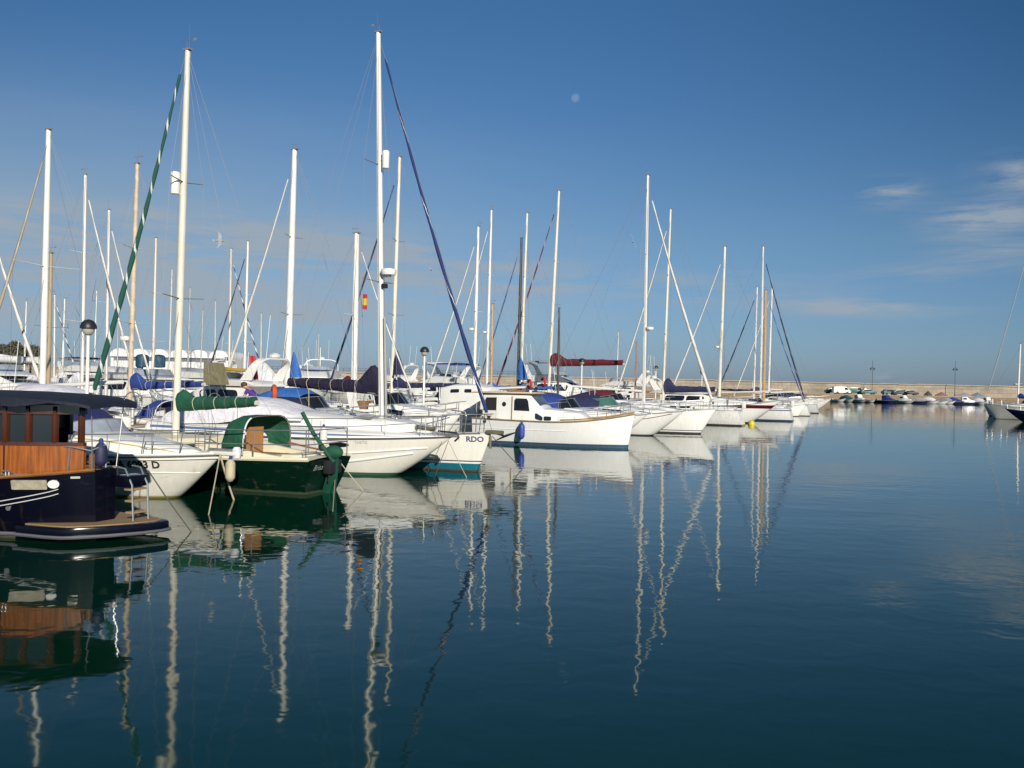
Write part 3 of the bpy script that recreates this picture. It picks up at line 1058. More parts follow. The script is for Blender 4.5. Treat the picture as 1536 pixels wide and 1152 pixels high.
def stone_mat(name, c1, c2, sx, sz, mort=0.25):
    m = bpy.data.materials.new(name)
    m.use_nodes = True
    T = NT(m.node_tree)
    b = m.node_tree.nodes['Principled BSDF']
    g = T.n('ShaderNodeTexCoord')
    mp = T.mapping(g.outputs['Object'], rot=(R(90), 0, 0))
    bt = T.n('ShaderNodeTexBrick')
    bt.inputs['Scale'].default_value = 1
    bt.inputs['Brick Width'].default_value = sx
    bt.inputs['Row Height'].default_value = sz
    bt.inputs['Mortar Size'].default_value = 0.04
    bt.inputs['Color1'].default_value = (*c1, 1)
    bt.inputs['Color2'].default_value = (*c2, 1)
    bt.inputs['Mortar'].default_value = (*[c * mort for c in c1], 1)
    T.set(bt.inputs['Vector'], mp)
    nz = T.noise(T.mapping(g.outputs['Object'], scale=(0.25, 1, 1)), 0.5, 6, 0.65)
    col = T.mix(1.0, bt.outputs[0], T.ramp(nz, [(0.3, 0.66), (0.68, 1.12)]), 'MULTIPLY')
    T.set(b.inputs['Base Color'], col)
    b.inputs['Roughness'].default_value = 0.95
    return m


wallm = stone_mat('breakwater_stone', (0.38, 0.325, 0.25), (0.30, 0.255, 0.195), 2.4, 1.0, 0.5)
quaym = stone_mat('quay_stone', (0.30, 0.22, 0.14), (0.24, 0.18, 0.11), 2.0, 0.6, 0.5)
concrete = M('concrete', (0.42, 0.38, 0.31), 0.95, var=0.3, vs=0.6)
capm = M('wall_cap', (0.40, 0.345, 0.27), 0.95, var=0.25, vs=0.3)
YQ = 224.0
q = MB()
q.box((40, YQ + 6, 0.2), (420, 12, 3.4))
tag(q.build('quay', quaym, smooth=False), None, None, kind='structure')
tag(MB().box((40, YQ + 6.3, 1.95), (420, 11.4, 0.10)).build('quay_pavement', concrete, smooth=False), None, None, kind='structure')
bw = empty('breakwater_wall', (40, YQ + 13.5, 0), 0, 'long pale stone breakwater wall along the far side of the harbour', 'wall')
MB().box((0, 0, 2.2), (420, 3.0, 5.4)).build('wall_body', wallm, bw, smooth=False)
mb = MB()
for i in range(84):
    mb.box((-207.5 + i * 5, -0.1 + random.uniform(-.03, .03), 4.98 + random.uniform(-0.06, 0.06)), (4.96, 3.5, 0.22))
mb.build('wall_coping', capm, bw, smooth=False)
rail_o = empty('wall_railing', (-40, YQ + 12.4, 5.08), 0, 'dark metal railing along the top of the breakwater wall', 'railing')
for k in range(65):
    MB().box((-48 + k * 1.5, 0, 0.55), (0.07, 0.07, 1.1)).build('railing_post', M('dark_iron', (0.05, 0.05, 0.05), 0.7), rail_o, smooth=False)
for zz in (0.55, 1.1):
    MB().box((0, -0.02, zz), (97, 0.08, 0.07)).build('railing_bar', M('dark_iron', (0, 0, 0)), rail_o, smooth=False)
# land on the left behind the marina
tag(MB().box((-95, 190, 0.4), (150, 150, 2.6)).build('harbour_ground', concrete, smooth=False), None, None, kind='structure')

# pontoon between the two rows of boats
D = Vector((math.cos(A_OUT), math.sin(A_OUT), 0))
ROW = Vector((-D.y, D.x, 0))
p0, p1 = Vector((-17.6, 15.5, 0)), Vector((37.0, 135.0, 0))
ang = math.atan2((p1 - p0).y, (p1 - p0).x)
pm = (p0 + p1) / 2
pon = empty('floating_pontoon', (pm.x, pm.y, 0), ang, 'long floating pontoon with boards running between two rows of moored boats', 'pontoon')
Lp = (p1 - p0).length
MB().box((0, 0, 0.25), (Lp, 1.9, 0.4)).build('pontoon_float', concrete, pon, smooth=False)
MB().box((0, 0, 0.48), (Lp, 2.0, 0.06)).build('pontoon_boards', teak, pon, smooth=False)


# lamp posts of the pontoon
def lamp_post(loc, h, label, small=False):
    o = empty('lamp_post', loc, 0, label, 'lamp post', 'globe lamps along the pontoon')
    MB().lathe([(0.10, 0), (0.09, 0.1), (0.055, 0.14), (0.05, h - 0.42), (0.07, h - 0.40), (0.07, h - 0.36), (0.02, h - 0.35)], n=10).build('post', alu_w, o)
    MB().ball((0, 0, h - 0.2), (0.185, 0.185, 0.20), 14, 8).build('lamp_globe', M('lamp_glass', (0.42, 0.40, 0.34), 0.2), o)
    MB().lathe([(0.235, h - 0.19), (0.24, h - 0.14), (0.20, h - 0.02), (0.12, h + 0.06), (0.02, h + 0.09)], n=14).build('lamp_hood', blackm, o)
    MB().lathe([(0.06, h - 0.40), (0.10, h - 0.37), (0.10, h - 0.33), (0.05, h - 0.32)], n=10).build('lamp_collar', blackm, o)
    return o


LAMPS = [(133, 481, 26.2, 'globe lamp post with black hood above the wooden wheelhouse roof'), (637, 521, 44.2, 'globe lamp post with black hood between the tall blue sailed yacht and the white hulls'),
         (873, 538, 64.0, 'globe lamp post with black hood in front of the maroon sail cover'), (984, 549, 83.8, 'small globe lamp post between the two tall white masts at right'),
         (1053, 556, 102.0, 'smallest globe lamp post, just left of the radar mast')]
for px, py, d, lb in LAMPS:
    t = at_d(px, py, d)
    lamp_post((t.x, t.y, 0.5), t.z - 0.55, lb)


# ------------------------------------------------------------------ far left: store building, trees
wallw = M('white_render', (0.74, 0.72, 0.68), 0.85, var=0.12, vs=0.5)
roofw = M('white_roof', (0.78, 0.77, 0.75), 0.7, var=0.1)
greyblue = M('grey_blue_panel', (0.12, 0.14, 0.19), 0.6)
bl = at_d(166, 540, 122)
br = at_d(344, 540, 122)
bz = 1.6
bt_ = empty('harbour_building', ((bl.x + br.x) / 2, 126, bz), 0, 'long white harbour building with a scalloped vaulted roof behind the masts', 'building')
BW = br.x - bl.x
MB().box((0, 0, 1.95), (BW, 8, 3.9)).build('wall', wallw, bt_, smooth=False)
MB().box((0, -4.02, 3.6), (BW * 0.94, 0.08, 0.42)).build('window_band', greyblue, bt_, smooth=False)
nb = 6
for i in range(nb):
    x0 = -BW / 2 + BW * i / nb
    w = BW / nb
    ol = [(x0 + 0.06, 3.92), (x0 + w - 0.06, 3.92)] + [(x0 + w / 2 + (w / 2 - 0.06) * math.cos(math.pi * k / 10), 4.1 + 0.95 * math.sin(math.pi * k / 10)) for k in range(11)]
    MB().loft([[(x, -4.4, z) for x, z in ol], [(x, 4.4, z) for x, z in ol]]).build('roof_vault', roofw, bt_)
    if i % 2 == 1:
        MB().box((x0 + w / 2, -4.03, 2.0), (0.9, 0.1, 1.1)).build('window', glass, bt_, smooth=False)
    else:
        MB().box((x0 + w * 0.5, -4.03, 1.1), (1.3, 0.1, 2.1)).build('door', greyblue, bt_, smooth=False)
wt2 = at_d(226, 540, 108)
tk = empty('water_tank', (wt2.x, wt2.y, 1.7), 0, 'pair of blue storage tanks on legs in front of the white building', 'tank')
for k in (-1, 1):
    MB().lathe([(0.2, -0.8), (0.72, -0.75), (0.78, -0.62), (0.78, 0.55), (0.55, 0.78), (0.12, 0.86)], (0, k * 0.2, 0), 14).build('tank_body', M('teal_blue_paint', (0.02, 0.075, 0.13), 0.6, var=0.5), tk)
tk.children[0].location = (-0.95, 0, 3.0)
tk.children[1].location = (0.95, 0, 3.0)
MB().box((0, 0, 1.9), (4.2, 2, 0.16)).build('tank_frame', greyblue, tk, smooth=False)
for x in (-1.9, 1.9):
    for y in (-0.9, 0.9):
        MB().box((x, y, 0.9), (0.16, 0.16, 1.85)).build('leg', greyblue, tk, smooth=False)

leafm = M('foliage', (0.07, 0.065, 0.042), 0.85, var=0.5, vs=0.8)
barkm = M('bark', (0.09, 0.065, 0.045), 0.95, var=0.3)


def tree(px, top, d, w, label):
    t = at_d(px, top, d)
    o = empty('pine_tree', (t.x, t.y, 1.6), 0, label, 'tree', 'dark trees behind the left end of the marina')
    h = t.z - 1.6
    tr = MB()
    tr.tube([(0, 0, 0), (0.1, 0, h * 0.4), (0.05, 0.1, h * 0.85)], 0.22, 8, r1=0.07)
    for k in range(5):
        a = k * 1.3
        tr.tube([(0.08, 0, h * (0.35 + 0.08 * k)), (w * 0.35 * math.cos(a), w * 0.35 * math.sin(a), h * (0.55 + 0.07 * k))], 0.08, 5, r1=0.03)
    tr.build('trunk', barkm, o)
    cr = MB()
    cl = [(random.uniform(-.33, .33) * w, random.uniform(-.33, .33) * w, h * random.uniform(0.45, 0.82), random.uniform(0.20, 0.34) * w) for _ in range(11)]
    for _ in range(1500):
        c = random.choice(cl)
        v = Vector((random.gauss(0, 1), random.gauss(0, 1), random.gauss(0, 0.75))).normalized() * c[3] * random.uniform(0.55, 1.05)
        p = Vector(c[:3]) + v
        if p.z > h - 0.6 * random.random():
            continue
        a = Vector((random.gauss(0, 1), random.gauss(0, 1), random.gauss(0, 1))).normalized() * 0.22
        b = a.orthogonal().normalized() * 0.16
        cr.add([p - a, p + b, p + a, p - b], [(0, 1, 2, 3)])
    cr.build('crown', leafm, o, smooth=False)


for px, top, d, w, lb in ((4, 512, 140, 3.4, 'dark tree at the very left edge behind the dinghy racks'), (27, 508, 138, 3.2, 'tallest of the dark trees left of the thick white mast'),
                          (46, 511, 142, 2.8, 'dark tree close left of the thick white mast')):
    tree(px, top, d, w, lb)


# ------------------------------------------------------------------ far quay: lamps, cars, small boats, net piles
def quay_lamp(px, top, label):
    t = at_d(px, top, YQ + 9)
    h = t.z - 2.0
    o = empty('quay_lamp', (t.x, t.y, 2.0), 0, label, 'street lamp', 'tall lamps on the far quay')
    dk = M('dark_green_paint', (0.05, 0.07, 0.08), 0.6)
    MB().lathe([(0.16, 0), (0.12, 0.8), (0.075, 1.0), (0.055, h), (0.02, h + 0.02)], n=8).build('post', dk, o)
    for sd in (1, -1):
        MB().tube([(0, 0, h - 1.9), (sd * 0.35, 0, h - 1.75), (sd * 0.45, 0, h - 1.95)], 0.05, 6).build('lamp_arm', dk, o)
        MB().lathe([(0.03, 0.25), (0.28, 0.1), (0.3, 0.0), (0.2, -0.2), (0.05, -0.26)], (sd * 0.45, 0, h - 2.2), 10).build('lantern', dk, o)


quay_lamp(1309, 541, 'tall dark lamp on the far quay above the white cabin boat')
quay_lamp(1433, 542, 'tall dark lamp on the far quay toward the right edge')


def car(px, ydep, col, van, label, rz=0.0):
    t = at_d(px, 585, ydep)
    o = empty('parked_car', (t.x, t.y, 2.0), rz, label, 'van' if van else 'car', 'vehicles parked on the far quay')
    pm_ = M('car_paint_%d_%d_%d' % tuple(int(c * 100) for c in col), col, 0.3, coat=0.5)
    L, hh = (4.6, 1.9) if van else (4.1, 1.42)
    if van:
        prof = [(-2.3, 0.3), (2.2, 0.3), (2.3, 0.8), (1.9, 1.05), (1.3, hh - 0.1), (1.0, hh), (-2.2, hh), (-2.3, 1.6)]
        gl = [(0.55, 1.1), (1.62, 1.1), (1.2, hh - 0.18), (0.55, hh - 0.18)]
    else:
        prof = [(-2.05, 0.3), (2.0, 0.3), (2.05, 0.7), (1.2, 0.92), (0.55, 1.36), (0.2, hh), (-1.2, hh), (-1.85, 1.0), (-2.05, 0.9)]
        gl = [(-1.55, 0.95), (0.95, 0.95), (0.45, 1.3), (-1.15, 1.3)]
    MB().loft([[(x, -0.82, z) for x, z in prof], [(x, 0.82, z) for x, z in prof]]).build('body', pm_, o, bevel=0.06)
    for sd in (1, -1):
        MB().loft([[(x, sd * 0.80, z) for x, z in gl], [(x, sd * 0.835, z) for x, z in gl]]).build('side_window', glass, o, smooth=False)
    for x in (-1.3, 1.25):
        for y in (-0.75, 0.75):
            MB().lathe([(0.05, -0.1), (0.30, -0.1), (0.32, -0.06), (0.32, 0.06), (0.30, 0.1), (0.05, 0.1)], (x, y, 0.32), 14, 'Y').build('wheel', rubber, o)


car(1249, YQ + 8, (0.05, 0.06, 0.06), 0, 'dark car parked at the left end of the far quay')
car(1262, YQ + 4.5, (0.72, 0.72, 0.70), 1, 'white van parked on the far quay beside the dark car')
car(1282, YQ + 7, (0.03, 0.10, 0.07), 1, 'dark green van parked left of the tall quay lamp')
car(1302, YQ + 5, (0.05, 0.13, 0.13), 0, 'teal car parked under the left quay lamp')
car(1334, YQ + 6, (0.10, 0.16, 0.16), 0, 'grey green car parked behind the blue fishing boat', 0.2)
car(1350, YQ + 5, (0.03, 0.035, 0.06), 0, 'dark blue car parked right of the grey green car')
car(1365, YQ + 5, (0.04, 0.03, 0.03), 0, 'black car parked at the right end of the row of cars')


def pile(px, wd, h, col, label):
    t = at_d(px, 585, YQ + 3.5)
    mb = MB()
    rings = []
    n = 16
    for i in range(6):
        f = i / 5
        rings.append([((1 - f ** 1.6) * wd * (1 + 0.25 * math.sin(k * 2.3 + i)) * math.cos(2 * math.pi * k / n), (1 - f ** 1.6) * 1.0 * math.sin(2 * math.pi * k / n), h * f * (1 + 0.12 * math.sin(k * 1.7))) for k in range(n)])
    mb.loft(rings)
    o = mb.build('net_pile', M('net_%d' % px, col, 0.95, var=0.4, vs=5, bump=0.1))
    o.location = (t.x, t.y, 2.0)
    tag(o, label, 'net pile', 'heaps of fishing gear on the far quay')


pile(1412, 1.6, 1.0, (0.32, 0.16, 0.14), 'reddish heap of nets left of the right quay lamp')
pile(1446, 2.4, 0.9, (0.36, 0.33, 0.36), 'pale grey heap of nets right of the right quay lamp')
pile(1466, 1.8, 1.1, (0.22, 0.25, 0.34), 'bluish heap of fishing gear near the right edge of the quay')
pile(1392, 1.0, 1.2, (0.10, 0.09, 0.08), 'small dark heap of gear on the quay between the cars and the lamp')


def small_boat(px, L, hullc, cabin, label, rz=0.0, d=None, kind='cuddy', canopy=None):
    t = at_d(px, 600, (YQ - 4) if d is None else d)
    rz = A_OUT + R(23) + rz
    o = root_at('small_boat', Vector((t.x, t.y, 0)), L / 2, rz, label, 'small boat', 'small boats along the far quay')
    h = Hull(L, L * 0.38, 0.65, 0.6, 0.95, 0.3, 0.65, 1.3, 0.75, 0.45, 2.2, 0.35, 0.8)
    h.build(hullc, o, nt=14, ns=7)
    h.deck(deckm, o, 0.12)
    h.rails('rub_rail', greyc, o, 0.04)
    if cabin is not None:
        H = House([(0.32 * L, 0.75, 0.5, 1.9), (0.5 * L, 0.75, 0.5, 1.95), (0.58 * L, 0.7, 0.55, 1.3), (0.78 * L, 0.45, 0.6, 0.95)], 0.88)
        c = H.build('cabin', cabin, o)
        H.windows('window', glass, c, [(0.35 * L, 0.48 * L)], 0.55, 0.85, 0.06)
    if canopy is not None:
        arc_sheet([(0.15 * L, 0.85, 0.7, 1.5), (0.4 * L, 0.9, 0.7, 1.75), (0.6 * L, 0.8, 0.7, 1.5), (0.8 * L, 0.5, 0.8, 1.0)]).build('canopy', canopy, o)
    MB().box((-0.1, 0, 0.55), (0.35, 0.4, 0.9)).build('outboard_motor', blackm, o, bevel=0.05)
    return o


HB = hull_mat('hull_blue', [(-0.6, AF_B), (0.06, (0.02, 0.05, 0.22))])
HG = hull_mat('hull_dark_blue', [(-0.6, AF_B), (0.06, (0.02, 0.03, 0.09))])
small_boat(1258, 4.5, H_WHITE, None, 'white open boat at the left end of the far row', R(-60))
small_boat(1271, 5, H_WHITE, None, 'white boat with dark teal canopy in the far row', R(-70), canopy=M('teal_canvas', (0.02, 0.09, 0.10), 0.8))
small_boat(1289, 6, H_WHITE, gel, 'tall white cabin boat on the far quay, under the left lamp', R(-75))
small_boat(1304, 4.5, H_WHITE, None, 'small white open boat right of the tall white cabin boat', R(-70), canopy=None)
small_boat(1331, 6.5, HB, M('blue_paint', (0.02, 0.04, 0.2), 0.5), 'blue fishing boat with dark blue cabin in the far row', R(-60))
small_boat(1357, 6, H_WHITE, gel, 'white cabin boat right of the blue fishing boat', R(-60))
small_boat(1379, 5.5, HG, None, 'dark blue boat with pale canopy in the far row', R(-40), canopy=greyc)
small_boat(1396, 4.5, H_WHITE, None, 'low white boat right of the dark blue canopied boat', R(-50), canopy=whitec)
small_boat(1410, 4.2, H_WHITE, None, 'low white open boat in the middle of the white trio', R(-40))
small_boat(1421, 4.2, H_WHITE, None, 'low white boat with grey cover beside the blue pair', R(-50), canopy=greyc)
small_boat(1432, 5, HG, None, 'dark blue boat with blue cover, left of the blue and white one', R(-50), canopy=bluec)
small_boat(1450, 6.5, HB, gel, 'long blue boat with small white wheelhouse in the far row', R(-15))
small_boat(1470, 4.2, H_WHITE, None, 'small white boat at the right end of the far row', R(-60), canopy=whitec)
small_boat(1482, 4.5, H_WHITE, gel, 'small white cabin boat nearest the moored yachts at right', R(-80))


# ------------------------------------------------------------------ the six boats in front
def fender(loc, r, L, mat, label, horiz=False, rope_to=None, group='fenders hanging from the boats'):
    o = empty('fender', loc, 0, label, 'fender', group)
    MB().lathe([(0.02, -L / 2), (r * 0.55, -L / 2 + 0.02), (r * 0.95, -L / 2 + r * 0.8), (r, -L / 4), (r, L / 4), (r * 0.95, L / 2 - r * 0.8), (r * 0.5, L / 2 - 0.01), (0.02, L / 2)], n=14).build('fender_body', mat, o)
    MB().lathe([(0.02, L / 2 - 0.02), (r * 0.4, L / 2 - 0.01), (r * 0.32, L / 2 + 0.06), (0.015, L / 2 + 0.08)], n=10).build('fender_eye', bluec if mat is not fend_b else fend_n, o)
    if rope_to:
        MB().tube([(0, 0, L / 2 + 0.05), (rope_to[0], rope_to[1], L / 2 + rope_to[2])], 0.008, 5).build('lanyard', ropem, o)
    return o


def mooring(pts, label, mat=ropem, r=0.014, sag=0.15):
    P = []
    for a, b in zip(pts, pts[1:]):
        a, b = Vector(a), Vector(b)
        for i in range(8):
            u = i / 8
            p = a.lerp(b, u)
            p.z -= sag * 4 * u * (1 - u) * min(1, (b - a).length / 3)
            P.append(p)
    P.append(Vector(pts[-1]))
    o = MB().tube(P, r, 6).build('mooring_line', mat)
    tag(o, label, 'rope', 'mooring lines running into the water')


def local(o, p):
    c, s_ = math.cos(o.rotation_euler.z), math.sin(o.rotation_euler.z)
    return Vector((o.location.x + p[0] * c - p[1] * s_, o.location.y + p[0] * s_ + p[1] * c, p[2]))


# ---- navy launch with varnished wheelhouse (stern towards us)
def navy_launch():
    o = empty('wooden_launch', (-7.01, 15.04, 0), A_IN, 'dark navy launch with varnished wooden wheelhouse and teak swim platform', 'launch')
    L = 8.6
    HN = hull_mat('hull_navy', [(-0.6, (0.02, 0.02, 0.03)), (0.03, (0.10, 0.11, 0.12)), (0.07, (0.0025, 0.0028, 0.008))], rough=0.2, dirt=0.02, coat=0.08)
    h = Hull(L, 2.9, 1.18, 0.93, 1.5, 0.5, 0.8, 1.6, 0.16, 0.40, 2.2, 0.22, 0.5, aft=3.0)
    HN.node_tree.nodes['Principled BSDF'].inputs['Specular IOR Level'].default_value = 0.22
    hull = h.build(HN, o, nt=44, ns=14)
    h.deck(teak, o, 0.12, 0.03)
    h.rails('cap_rail', wood, o, 0.05, sy=0.6)
    h.rails('rub_strake', M('grey_strake', (0.11, 0.115, 0.12), 0.4), o, 0.035, 0.0, 0.9, off=0.012, z=0.09)
    for side in (1, -1):
        for zz in (0.0, -0.075):
            pts = []
            for i in range(15):
                x = 0.42 + 1.5 * i / 14
                pts.append(h.xz(side)(x, 0.86 - 0.34 * (i / 14) ** 0.8 + zz, 0.004))
            MB().tube(pts, 0.010, 5).build('cove_stripe', M('silver_stripe', (0.55, 0.55, 0.52), 0.3), o)
        fn = h.xz(side)
        MB().sheet(fn, rrect(0.55, 1.02, 0.86, 1.02, 0.02), 0.004, 0.02).build('fairlead_plate', M('pale_metal_plate', (0.46, 0.41, 0.30), 0.4, metal=0.3, var=0.4, vs=8), o)
        MB().sheet(fn, rrect(0.40, 0.54, 0.88, 1.02, 0.07, 5), 0.006, 0.03).build('round_light', gel, o)
        MB().sheet(fn, rrect(0.16, 0.27, 1.04, 1.075, 0.01), 0.006, 0.01).build('name_tag', alu_s, o)
        MB().sheet(fn, rrect(1.35, 1.43, 0.61, 0.68, 0.03), 0.006, 0.02).build('hull_vent', steel, o)
        MB().sheet(fn, rrect(1.08, 1.15, 0.50, 0.57, 0.03), 0.006, 0.02).build('hull_vent', steel, o)
        MB().sheet(fn, rrect(1.95, 2.7, 0.43, 0.55, 0.02), 0.004, 0.012).build('name_board', M('board_dark', (0.05, 0.05, 0.04), 0.4), o)
    # cleats and handrail
    for side in (1, -1):
        for x in (1.15, 1.7):
            cl = MB()
            x_, y_, z_ = h.pt(x / L, 1, side)
            cl.tube([(x_ - 0.12, y_ - side * 0.10, z_ + 0.09), (x_ + 0.12, y_ - side * 0.10, z_ + 0.09)], 0.016, 6)
            cl.tube([(x_ - 0.04, y_ - side * 0.10, z_), (x_ - 0.04, y_ - side * 0.10, z_ + 0.09)], 0.014, 6)
            cl.tube([(x_ + 0.04, y_ - side * 0.10, z_), (x_ + 0.04, y_ - side * 0.10, z_ + 0.09)], 0.014, 6)
            cl.build('mooring_cleat', steel, o)
    # platform
    ol = [(0.95, 0.98), (0.30, 0.93), (0.0, 0.86), (-0.16, 0.74), (-0.46, 0.35), (-0.72, -0.10), (-0.83, -0.45), (-0.80, -0.66), (-0.6, -0.80), (0.0, -0.88), (0.95, -0.98)]

    def shrink(k):
        cx, cy = 0.25, 0.0
        return [(cx + (x - cx) * k, cy + (y - cy) * k) for x, y in ol]
    MB().prism(ol, 0.10, 0.265).build('swim_platform', M('navy_gloss', (0.003, 0.0035, 0.010), 0.2, coat=0.05, spec=0.3), o, bevel=0.03)
    mb = MB()
    mb.prism(shrink(0.88), 0.266, 0.285)
    mb.build('platform_teak', M('platform_teak', (0.30, 0.195, 0.10), 0.7, var=0.35, vs=4, stretch=(6, 0.5, 1)), o)
    mb = MB()
    mb.tube([(x, y, 0.115) for x, y in shrink(1.015)], 0.03, 6)
    mb.build('platform_fender_strip', M('grey_strake', (0, 0, 0)), o)
    # boarding ladder and steps at the stern
    ld = MB()
    for y in (-0.18, -0.52):
        ld.tube([(-0.46, y, 0.27), (-0.42, y, 0.9), (-0.25, y, 1.18), (-0.05, y, 1.2)], 0.018, 6)
    ld.build('boarding_ladder', steel, o)
    for k in range(3):
        MB().box((-0.36 + 0.02 * k, -0.35, 0.42 + 0.2 * k), (0.16, 0.36, 0.035)).build('ladder_tread', teak, o, bevel=0.008)
    MB().box((-0.20, -0.36, 0.96), (0.34, 0.44, 0.20)).build('stern_locker', M('navy_gloss', (0, 0, 0)), o, bevel=0.03)
    # wheelhouse
    planks = M('varnished_planks', (0.36, 0.100, 0.010), 0.22, var=0.7, vs=3.0, coat=1.0, stretch=(7, 7, 0.5))
    dark_w = M('dark_varnish', (0.085, 0.024, 0.008), 0.22, var=0.35, vs=4, coat=1.0, stretch=(4, 4, 0.6))

    def wy(x):
        return min(1.12, max(0.22, h.b(min(0.99, x / L)) - 0.24))
    xs = [0.26, 0.45, 0.62, 0.9, 1.2, 1.6, 2.1, 2.7, 3.4, 4.2, 5.0]
    zc = 2.28
    for side in (1, -1):
        xs = [0.26, 0.45, 0.62, 0.9, 1.2, 1.6, 2.1, 2.7, 3.4, 4.2, 5.0] if side == 1 else [2.3, 2.7, 3.4, 4.2, 5.0]
        rows = []
        for x in xs:
            zb_ = h.zs(x / L) - 0.12
            rows.append([(x, side * wy(x), zb_), (x, side * wy(x), 1.60)])
        rows2 = [[(x, side * (wy(x) - 0.05), h.zs(x / L) - 0.12), (x, side * (wy(x) - 0.05), 1.60)] for x in xs]
        mb = MB()
        mb.loft([[rows[i][0], rows[i][1], rows2[i][1], rows2[i][0]] for i in range(len(xs))])
        wl = mb.build('wheelhouse_side', planks, o)
        mb = MB()
        mb.loft([[(x, side * (wy(x) + 0.012), 1.58), (x, side * (wy(x) + 0.012), 1.64), (x, side * (wy(x) - 0.06), 1.64), (x, side * (wy(x) - 0.06), 1.58)] for x in xs])
        mb.build('window_sill', dark_w, o)
        mb = MB()
        mb.loft([[(x, side * (wy(x) + 0.012), 2.12), (x, side * (wy(x) + 0.012), zc), (x, side * (wy(x) - 0.06), zc), (x, side * (wy(x) - 0.06), 2.12)] for x in xs])
        mb.build('header_beam', dark_w, o)
        for x in (0.30, 0.62, 0.98, 1.32, 1.74, 2.2, 2.75, 3.4, 4.1, 4.9):
            if side < 0 and x < 2.2:
                continue
            MB().box((x, side * (wy(x) - 0.02), 1.945), (0.085, 0.085, 0.62)).build('window_post', dark_w, o, bevel=0.01)
        for x0, x1 in ((0.62, 0.98), (0.98, 1.32), (1.32, 1.74), (1.74, 2.2), (2.2, 2.75), (2.75, 3.4), (3.4, 4.1), (4.1, 4.9)):
            if side < 0 and x0 < 2.2:
                continue
            MB().loft([[(x, side * (wy(x) - 0.05), 1.60), (x, side * (wy(x) - 0.05), 2.14), (x, side * (wy(x) - 0.062), 2.14), (x, side * (wy(x) - 0.062), 1.48)] for x in (x0, x1)]).build('window_pane', M('wheelhouse_glass', (0.02, 0.025, 0.028), 0.06, spec=0.8), o)
        if side < 0:
            continue
        x = 1.78
        MB().tube([(x - 0.08, side * (wy(x) + 0.05), 1.60), (x + 0.10, side * (wy(x) + 0.05), 1.60)], 0.012, 6).build('door_handle', steel, o)
        for dx in (1.32, 2.2):
            MB().box((dx, side * (wy(dx) + 0.008), 1.30), (0.012, 0.02, 0.56)).build('door_gap', rubber, o)
        hr = MB()
        pts = [(x, side * (wy(x) + 0.09), 1.03 - 0.02 * x + 0.09) for x in (0.7, 1.1, 1.6, 2.2, 2.9)]
        hr.tube(pts, 0.013, 6)
        for p in pts:
            hr.tube([p, (p[0], p[1] - side * 0.09, p[2] - 0.02)], 0.012, 5)
        hr.build('grab_rail', steel, o)
    MB().box((3.0, 0, 1.0), (4.0, 1.9, 0.06)).build('cabin_sole', teak, o)
    # dark furnishing seen behind the panes
    MB().box((3.4, -0.25, 1.35), (1.1, 0.9, 0.7)).build('cabin_locker', dark_w, o, bevel=0.02)
    MB().box((5.05, 0, 1.5), (0.08, 2.1, 1.5)).build('cabin_front', dark_w, o)
    # canvas roof, running aft as an awning over the cockpit
    mb = MB()
    rings = []
    for x, w, zz in ((-0.16, 0.50, 2.28), (0.0, 0.64, 2.33), (0.4, 0.84, 2.37), (0.9, 1.06, 2.40), (2.0, 1.24, 2.42), (3.5, 1.30, 2.42), (5.2, 1.2, 2.40)):
        top = [(x, w * k, zz + 0.07 * (1 - k * k)) for k in (-1, -0.7, -0.35, 0, 0.35, 0.7, 1)]
        dz = 0.05 if x < 0.6 else 0.15
        rings.append(top + [(x, w, zz - dz), (x, w - 0.05, zz - dz), (x, 0, zz - 0.02), (x, -w + 0.05, zz - dz), (x, -w, zz - dz)])
    mb.loft(rings)
    mb.build('roof_awning', M('roof_canvas', (0.006, 0.010, 0.024), 0.75, var=0.3, vs=2, bump=0.015), o, angle=30)
    for y in (0.20, -0.30):
        MB().tube([(0.06, y * 1.4, 2.38), (0.10, y, 1.15)], 0.010, 6).build('awning_post', steel, o)
    # stern rail with small varnished gate post
    MB().box((0.16, 0.16, 1.29), (0.07, 0.07, 0.30)).build('gate_post', wood, o, bevel=0.01)
    rl = MB()
    rl.tube([(0.62, 0.48, 1.55), (0.4, 0.40, 1.57), (0.12, 0.22, 1.50), (0.02, 0.0, 1.60)], 0.014, 6)
    rl.tube([(0.42, 0.42, 1.15), (0.4, 0.40, 1.57)], 0.014, 6)
    rl.build('stern_rail', steel, o)
    fender(local(o, (0.10, 0.03, 1.42)), 0.11, 0.42, fend_n, 'navy fender with pale cap stowed upright on the wooden launch stern')
    mooring([local(o, (-0.2, -0.75, 1.1)), local(o, (-0.9, -1.1, 0.0))], 'dark rope hanging from the stern of the wooden launch', roped, 0.012, 0.05)
    return o


navy_launch()


